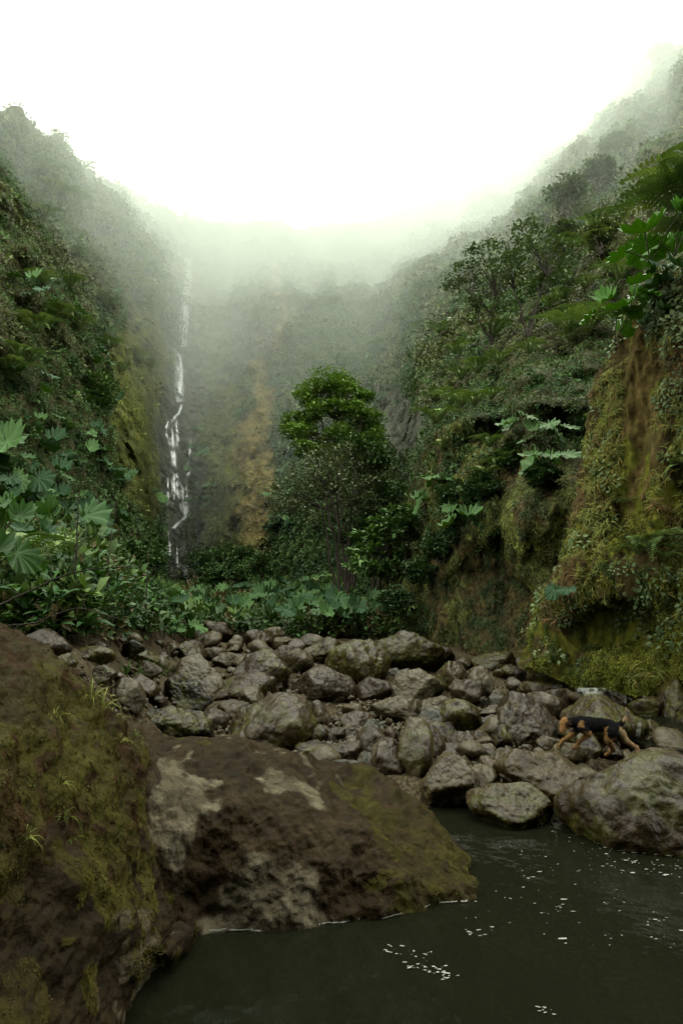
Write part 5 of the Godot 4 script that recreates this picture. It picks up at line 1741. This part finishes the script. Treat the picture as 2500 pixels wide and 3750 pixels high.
	for k in 14:
		var p := on_bed(rf(440, 610), rf(2435, 2490))
		var o := mesh_node("grass_tuft", kinds[2], M.tuft[2])
		o.transform = grown(Vector3(0.1, 1, 0.2), Vector3.ONE * rf(0.3, 0.45), p)
		tag(o, "green sedge tuft growing between the bank stones", "grass", "sedge tufts on the bank")
	for e in [[1190, 2345, 0.18, "dry yellow grass tuft on the brow of a mossy stone"], [1400, 2390, 0.20, "yellow grass tuft hanging from the shaggy boulder"], [1490, 2420, 0.16, "dry grass tuft on the widest moss-grown boulder"], [1540, 2350, 0.18, "pale grass tuft on top of the widest mossy boulder"], [1310, 2420, 0.2, "dry grass tuft in the shaggy boulder's moss"]]:
		var best := 1e9
		var p := Vector3.ZERO
		for t in tops:
			var q := pix(t[0])
			var dd := (q - Vector2(e[0], e[1])).length()
			if dd < best:
				best = dd
				p = at(e[0], e[1], -t[0].z - t[1].z * 0.75)
		var o := mesh_node("grass_tuft", kinds[1], M.tuft[0])
		o.transform = grown(Vector3(0, 1, 0.6), Vector3.ONE * e[2], p)
		tag(o, e[3], "grass")
	# moss cushions
	var tiny := clump(16, 0.42, 0.35, 0.3)
	list = []
	for src in foam_mesh.slice(0, 2):
		var v: PackedVector3Array = src[0]
		var n := normals_of(v, src[1])
		var mound: bool = src == foam_mesh[1]
		for k in (26000 if mound else 7000):
			var b := rng.randi() % v.size()
			var p := v[b]
			if p.y < 0.02: continue
			var q := pix(p) / 1.5944
			var m := n_mid.get_noise_3dv(p * 2.2)
			var f := n_fine.get_noise_3dv(p * 2.0)
			if mound:
				if m * 1.1 + f * 0.9 + 0.85 * ss(2230.0, 1850.0, q.y + 0.5 * q.x) < 0.2: continue
			elif n_mid.get_noise_3dv(p * 2.0) * 1.3 + f + 0.9 * ss(680.0, 1000.0, q.x) < 0.5: continue
			var s := rf(0.012, 0.030)
			var c := moss_tone(p) * rf(0.35, 0.75)
			if rng.randf() < 0.12: c = Color(0.045, 0.030, 0.012)
			c.a = 1.0
			list.append([grown(n[b] + ball() * 0.4, Vector3(s, s * rf(0.6, 1.3), s), p), c])
	scatter("moss", tiny, M.grass, list, "tiny cushions of olive moss on the two great boulders", "moss")

func on_mound(px: float, py: float) -> Vector3:
	var best := 1e9
	var at_p := Vector3.ZERO
	var v: PackedVector3Array = foam_mesh[1][0]
	for k in range(0, v.size(), 3):
		var q := pix(v[k])
		var e := (q - Vector2(px, py)).length_squared() + -v[k].z * 40.0
		if e < best:
			best = e
			at_p = v[k]
	return at_p

# ================================================================ the dog
func rock_hit(px: float, py: float, D: float) -> Vector3:        # nearest boulder point seen at a pixel
	var best := 1e9
	var out := Vector3.INF
	for s in stone_points:
		var c: Vector3 = s[1]
		if (pix(c) - Vector2(px, py)).length() > 420.0: continue
		for p in s[0]:
			var w: Vector3 = p + c
			var q := pix(w)
			var e := (q - Vector2(px, py)).length()
			if e < 10.0 and absf(-w.z - D) < 0.5:
				var score := -w.z * 40.0 + e
				if score < best:
					best = score
					out = w
	return out

func dogpx(x: float, y: float) -> Vector2:
	return Vector2(2000.0 + 0.2551 * x, 2560.0 + 0.2551 * y)

var dog_field := PackedFloat32Array()
var dog_lo := Vector3.ZERO
var dog_n := Vector3i.ZERO
const DC := 0.009

func bone(a: Vector3, b: Vector3, ra: float, rb: float, k: float):
	var m := maxf(ra, rb) + 0.05
	var lo := (a.min(b) - Vector3.ONE * m - dog_lo) / DC
	var hi := (a.max(b) + Vector3.ONE * m - dog_lo) / DC
	var ab := b - a
	var l2 := maxf(ab.length_squared(), 1e-8)
	for z in range(maxi(int(lo.z), 0), mini(int(hi.z) + 1, dog_n.z)):
		for y in range(maxi(int(lo.y), 0), mini(int(hi.y) + 1, dog_n.y)):
			for x in range(maxi(int(lo.x), 0), mini(int(hi.x) + 1, dog_n.x)):
				var p := dog_lo + Vector3(x, y, z) * DC
				var t := clampf((p - a).dot(ab) / l2, 0.0, 1.0)
				var d := (p - a - ab * t).length() - lerpf(ra, rb, t)
				var i := (z * dog_n.y + y) * dog_n.x + x
				var o := dog_field[i]
				var h := clampf(0.5 + 0.5 * (o - d) / k, 0.0, 1.0)
				dog_field[i] = lerpf(o, d, h) - k * h * (1.0 - h)

func build_dog():
	var D := 6.9
	var u := D * 1.035 / F * 0.2551          # metres for one pixel of the sketch below
	var J := func(x: float, y: float, off: float) -> Vector3:
		var q := dogpx(x, y)
		return at(q.x, q.y, D + off)
	var near := -0.075
	var far := 0.075
	# paws stand on the stones under them
	var paws := [[395, 700, near], [190, 668, far], [858, 803, near], [1298, 872, 0.03]]
	var down := []
	for e in paws:
		var q := dogpx(e[0], e[1] + 12)
		var p := rock_hit(q.x, q.y, D)
		var w: Vector3 = J.call(e[0], e[1], e[2])
		if p.is_finite() and absf(-p.z - D) < 0.55:
			w = at(dogpx(e[0], e[1]).x, dogpx(e[0], e[1]).y, -p.z)
		down.append(w)
	var bones := []
	var add := func(a: Vector3, b: Vector3, ra: float, rb: float): bones.append([a, b, ra * u, rb * u])
	# trunk: deep chest, tucked belly
	add.call(J.call(500, 350, 0.0), J.call(600, 370, 0.0), 92.0, 100.0)
	add.call(J.call(600, 372, 0.0), J.call(760, 368, 0.0), 100.0, 82.0)
	add.call(J.call(760, 368, 0.0), J.call(890, 370, 0.0), 80.0, 66.0)
	add.call(J.call(890, 375, 0.0), J.call(970, 400, 0.0), 68.0, 66.0)
	add.call(J.call(540, 420, 0.0), J.call(660, 425, 0.0), 66.0, 50.0)
	# neck and head, carried low
	add.call(J.call(480, 335, 0.0), J.call(385, 335, -0.02), 76.0, 60.0)
	add.call(J.call(385, 335, -0.02), J.call(290, 345, -0.03), 58.0, 60.0)
	add.call(J.call(275, 338, -0.03), J.call(262, 352, -0.03), 66.0, 60.0)
	add.call(J.call(250, 375, -0.04), J.call(232, 440, -0.05), 47.0, 34.0)
	add.call(J.call(232, 440, -0.05), J.call(222, 468, -0.055), 34.0, 26.0)
	# legs
	var n0 := near
	add.call(J.call(490, 370, n0 * 0.6), J.call(505, 420, n0), 62.0, 58.0)
	add.call(J.call(505, 420, n0), J.call(600, 498, n0), 58.0, 34.0)
	add.call(J.call(600, 498, n0), down[0] + Vector3(0.05, 0.055, 0), 33.0, 22.0)
	add.call(down[0] + Vector3(0.05, 0.055, 0), down[0] + Vector3(0.03, 0.012, 0), 22.0, 24.0)
	add.call(down[0] + Vector3(0.03, 0.008, 0), down[0] + Vector3(-0.018, 0.0, 0.01), 22.0, 17.0)
	add.call(J.call(470, 400, far * 0.7), J.call(395, 490, far), 52.0, 34.0)
	add.call(J.call(395, 490, far), down[1] + Vector3(0.035, 0.05, 0), 32.0, 21.0)
	add.call(down[1] + Vector3(0.035, 0.05, 0), down[1] + Vector3(-0.01, 0.0, 0.01), 21.0, 19.0)
	add.call(J.call(945, 420, n0 * 0.5), J.call(925, 480, n0), 84.0, 80.0)
	add.call(J.call(925, 480, n0), J.call(880, 575, n0), 74.0, 44.0)
	var hock: Vector3 = J.call(955, 728, n0).lerp(down[2] + Vector3(0.075, 0.055, 0), 0.6)
	add.call(J.call(880, 575, n0), hock, 42.0, 25.0)
	add.call(hock, down[2] + Vector3(0.02, 0.012, 0), 25.0, 22.0)
	add.call(down[2] + Vector3(0.03, 0.008, 0), down[2] + Vector3(-0.02, 0.0, 0.01), 22.0, 17.0)
	add.call(J.call(985, 430, far * 0.4), J.call(1060, 500, 0.03), 72.0, 62.0)
	add.call(J.call(1060, 500, 0.03), J.call(1110, 585, 0.03), 60.0, 46.0)
	var hock2: Vector3 = J.call(1285, 702, 0.03)
	add.call(J.call(1110, 585, 0.03), hock2, 44.0, 25.0)
	add.call(hock2, down[3] + Vector3(0.012, 0.03, 0), 25.0, 20.0)
	add.call(down[3] + Vector3(0.012, 0.025, 0), down[3] + Vector3(-0.025, 0.0, 0.012), 22.0, 17.0)
	# tail
	var tl := [[1000, 385, 34.0], [1070, 350, 26.0], [1125, 300, 22.0], [1155, 230, 19.0], [1155, 170, 16.0], [1135, 120, 9.0]]
	for k in tl.size() - 1:
		add.call(J.call(tl[k][0], tl[k][1], 0.0), J.call(tl[k + 1][0], tl[k + 1][1], 0.01), tl[k][2], tl[k + 1][2])
	var lo := Vector3.ONE * 1e9
	var hi := Vector3.ONE * -1e9
	for b in bones:
		var m := Vector3.ONE * (maxf(b[2], b[3]) + 0.03)
		lo = lo.min(b[0] - m).min(b[1] - m)
		hi = hi.max(b[0] + m).max(b[1] + m)
	dog_lo = lo
	dog_n = Vector3i(((hi - lo) / DC).ceil()) + Vector3i.ONE
	dog_field.resize(dog_n.x * dog_n.y * dog_n.z)
	dog_field.fill(1.0)
	for b in bones: bone(b[0], b[1], b[2], b[3], 0.022)
	# surface nets
	var v := PackedVector3Array()
	var idx := PackedInt32Array()
	var cell := {}
	var NX := dog_n.x
	var NXY := dog_n.x * dog_n.y
	for z in dog_n.z - 1:
		for y in dog_n.y - 1:
			for x in dog_n.x - 1:
				var i := z * NXY + y * NX + x
				var mask := 0
				var sum := Vector3.ZERO
				var f := [dog_field[i], dog_field[i + 1], dog_field[i + NX], dog_field[i + NX + 1], dog_field[i + NXY], dog_field[i + NXY + 1], dog_field[i + NXY + NX], dog_field[i + NXY + NX + 1]]
				for k in 8:
					if f[k] < 0.0: mask += 1
				if mask == 0 or mask == 8: continue
				var n := 0
				for e in [[0, 1], [2, 3], [4, 5], [6, 7], [0, 2], [1, 3], [4, 6], [5, 7], [0, 4], [1, 5], [2, 6], [3, 7]]:
					var fa: float = f[e[0]]
					var fb: float = f[e[1]]
					if (fa < 0.0) != (fb < 0.0):
						var pa := Vector3(e[0] & 1, (e[0] >> 1) & 1, e[0] >> 2)
						var pb := Vector3(e[1] & 1, (e[1] >> 1) & 1, e[1] >> 2)
						sum += pa.lerp(pb, fa / (fa - fb))
						n += 1
				cell[i] = v.size()
				v.append(dog_lo + (Vector3(x, y, z) + sum / n) * DC)
	var steps := [[1, NX, NXY], [NX, NXY, 1], [NXY, 1, NX]]
	for i in cell:
		for s in steps:
			var e: int = i + s[0]
			if (dog_field[i] < 0.0) == (dog_field[e] < 0.0): continue
			var a: int = i - s[1] - s[2]
			var b: int = i - s[2]
			var c: int = i - s[1]
			if not (cell.has(a) and cell.has(b) and cell.has(c)): continue
			if dog_field[i] < 0.0: idx.append_array([cell[a], cell[c], cell[b], cell[b], cell[c], cell[i]])
			else: idx.append_array([cell[a], cell[b], cell[c], cell[b], cell[i], cell[c]])
	var org := Vector3(at(2200, 2780, D).x, 0.25, -D)
	var col := PackedColorArray()
	col.resize(v.size())
	var black := Color(0.007, 0.007, 0.0075)
	var tan := Color(0.115, 0.064, 0.026)
	var buff := Color(0.165, 0.115, 0.062)
	for k in v.size():
		var q := (pix(v[k]) - Vector2(2000, 2560)) / 0.2551
		var n := n_fine.get_noise_3dv(v[k] * 8.0) * 40.0 + n_fine.get_noise_3dv(v[k] * 22.0) * 30.0
		var c := black
		if q.x + n < 325.0 and not (q.x > 290.0 and q.y < 300): c = tan * 1.15
		if (q - Vector2(290, 370)).length() + n < 36.0: c = Color(0.035, 0.022, 0.012)
		if q.y + n > 470.0 and q.x < 700.0: c = tan
		if q.x > 380 and q.x < 620 and q.y + n > 500.0: c = tan * 1.1
		if q.x > 440 and q.x < 560 and (q - Vector2(485, 365)).length() + n < 48.0: c = tan * 0.8
		if q.x > 820.0 and q.x < 1010.0 and (q.y + n > 560.0 or q.x + n < 868.0) and q.y > 400.0: c = tan * 1.05
		if q.x > 1030.0 and q.y > 395.0 and q.x + n > 1035.0: c = buff if q.y < 640.0 else tan.lerp(buff, 0.5)
		if q.x > 1090.0 and q.y < 330.0: c = Color(0.07, 0.06, 0.05) if q.y + n > 150.0 and q.y < 240 else buff * 0.8
		col[k] = c
		v[k] -= org
	var root := thing("dog", org, "black and tan dog stepping across wet boulders with lowered head", "dog")
	var nor := normals_of(v, idx)
	var body := mesh_node("body", make_mesh(v, idx, col, PackedVector2Array(), nor), M.fur, root)
	# short coat lying back along the body
	var hair := Shape.new()
	hair.leaf(Vector3.ZERO, Vector3(0, 0.25, 1), Vector3(0.10, 0, 0), Vector3.ZERO, Color.WHITE)
	var mm := MultiMesh.new()
	mm.transform_format = MultiMesh.TRANSFORM_3D
	mm.use_colors = true
	mm.mesh = shape_mesh(hair)
	mm.instance_count = 9000
	for k in 9000:
		var b := rng.randi() % v.size()
		var back := (Vector3(0.8, -0.45, 0.0) + ball() * 0.35).slide(nor[b]) + nor[b] * 0.28
		var l := rf(0.008, 0.018)
		mm.set_instance_transform(k, Transform3D(aim(back, nor[b]).scaled(Vector3.ONE * l), v[b]))
		var c := col[b] * rf(0.6, 1.7)
		c.a = 1.0
		mm.set_instance_color(k, c)
	var coat := MultiMeshInstance3D.new()
	coat.name = "coat"
	coat.multimesh = mm
	coat.material_override = M.fur
	root.add_child(coat)
	coat.set_meta("kind", "stuff")
	# ear, eye, nose
	var ear := Shape.new()
	for side in [-1.0, 1.0]:
		ear = Shape.new()
		var z: float = -0.03 + 0.038 * -side
		var a: Vector3 = J.call(292, 288, z) - org
		var b: Vector3 = J.call(345, 305, z - 0.014 * side) - org
		var c: Vector3 = J.call(362, 378, z - 0.024 * side) - org
		var d: Vector3 = J.call(305, 366, z - 0.026 * side) - org
		var th := Vector3(0, 0, 0.006)
		for t in [th, -th]:
			var o := ear.v.size()
			for p in [a, b, c, d, (a + b + c + d) / 4.0 + Vector3(0, 0, 0.010 * signf(t.z))]:
				ear.v.append(p + t * 0.5)
				ear.col.append(Color(0.020, 0.013, 0.008))
			for s in 4: ear.idx.append_array([o + 4, o + s, o + (s + 1) % 4])
		mesh_node("ear", shape_mesh(ear), M.fur, root)
		var eye := icosphere(2)
		var ev := PackedVector3Array()
		var eo: Vector3 = J.call(236, 362, -0.03 + 0.032 * -side) - org
		for p in eye[0]: ev.append(eo + p * 0.0075)
		var ec := PackedColorArray()
		ec.resize(ev.size()); ec.fill(Color(0.008, 0.006, 0.005))
		mesh_node("eye", make_mesh(ev, eye[1], ec), M.fur, root)
	var nb := icosphere(2)
	var nv := PackedVector3Array()
	var no: Vector3 = J.call(212, 474, -0.056) - org
	for p in nb[0]: nv.append(no + p * Vector3(0.013, 0.011, 0.014))
	var nc := PackedColorArray()
	nc.resize(nv.size()); nc.fill(Color(0.010, 0.009, 0.009))
	mesh_node("nose", make_mesh(nv, nb[1], nc), M.fur, root)
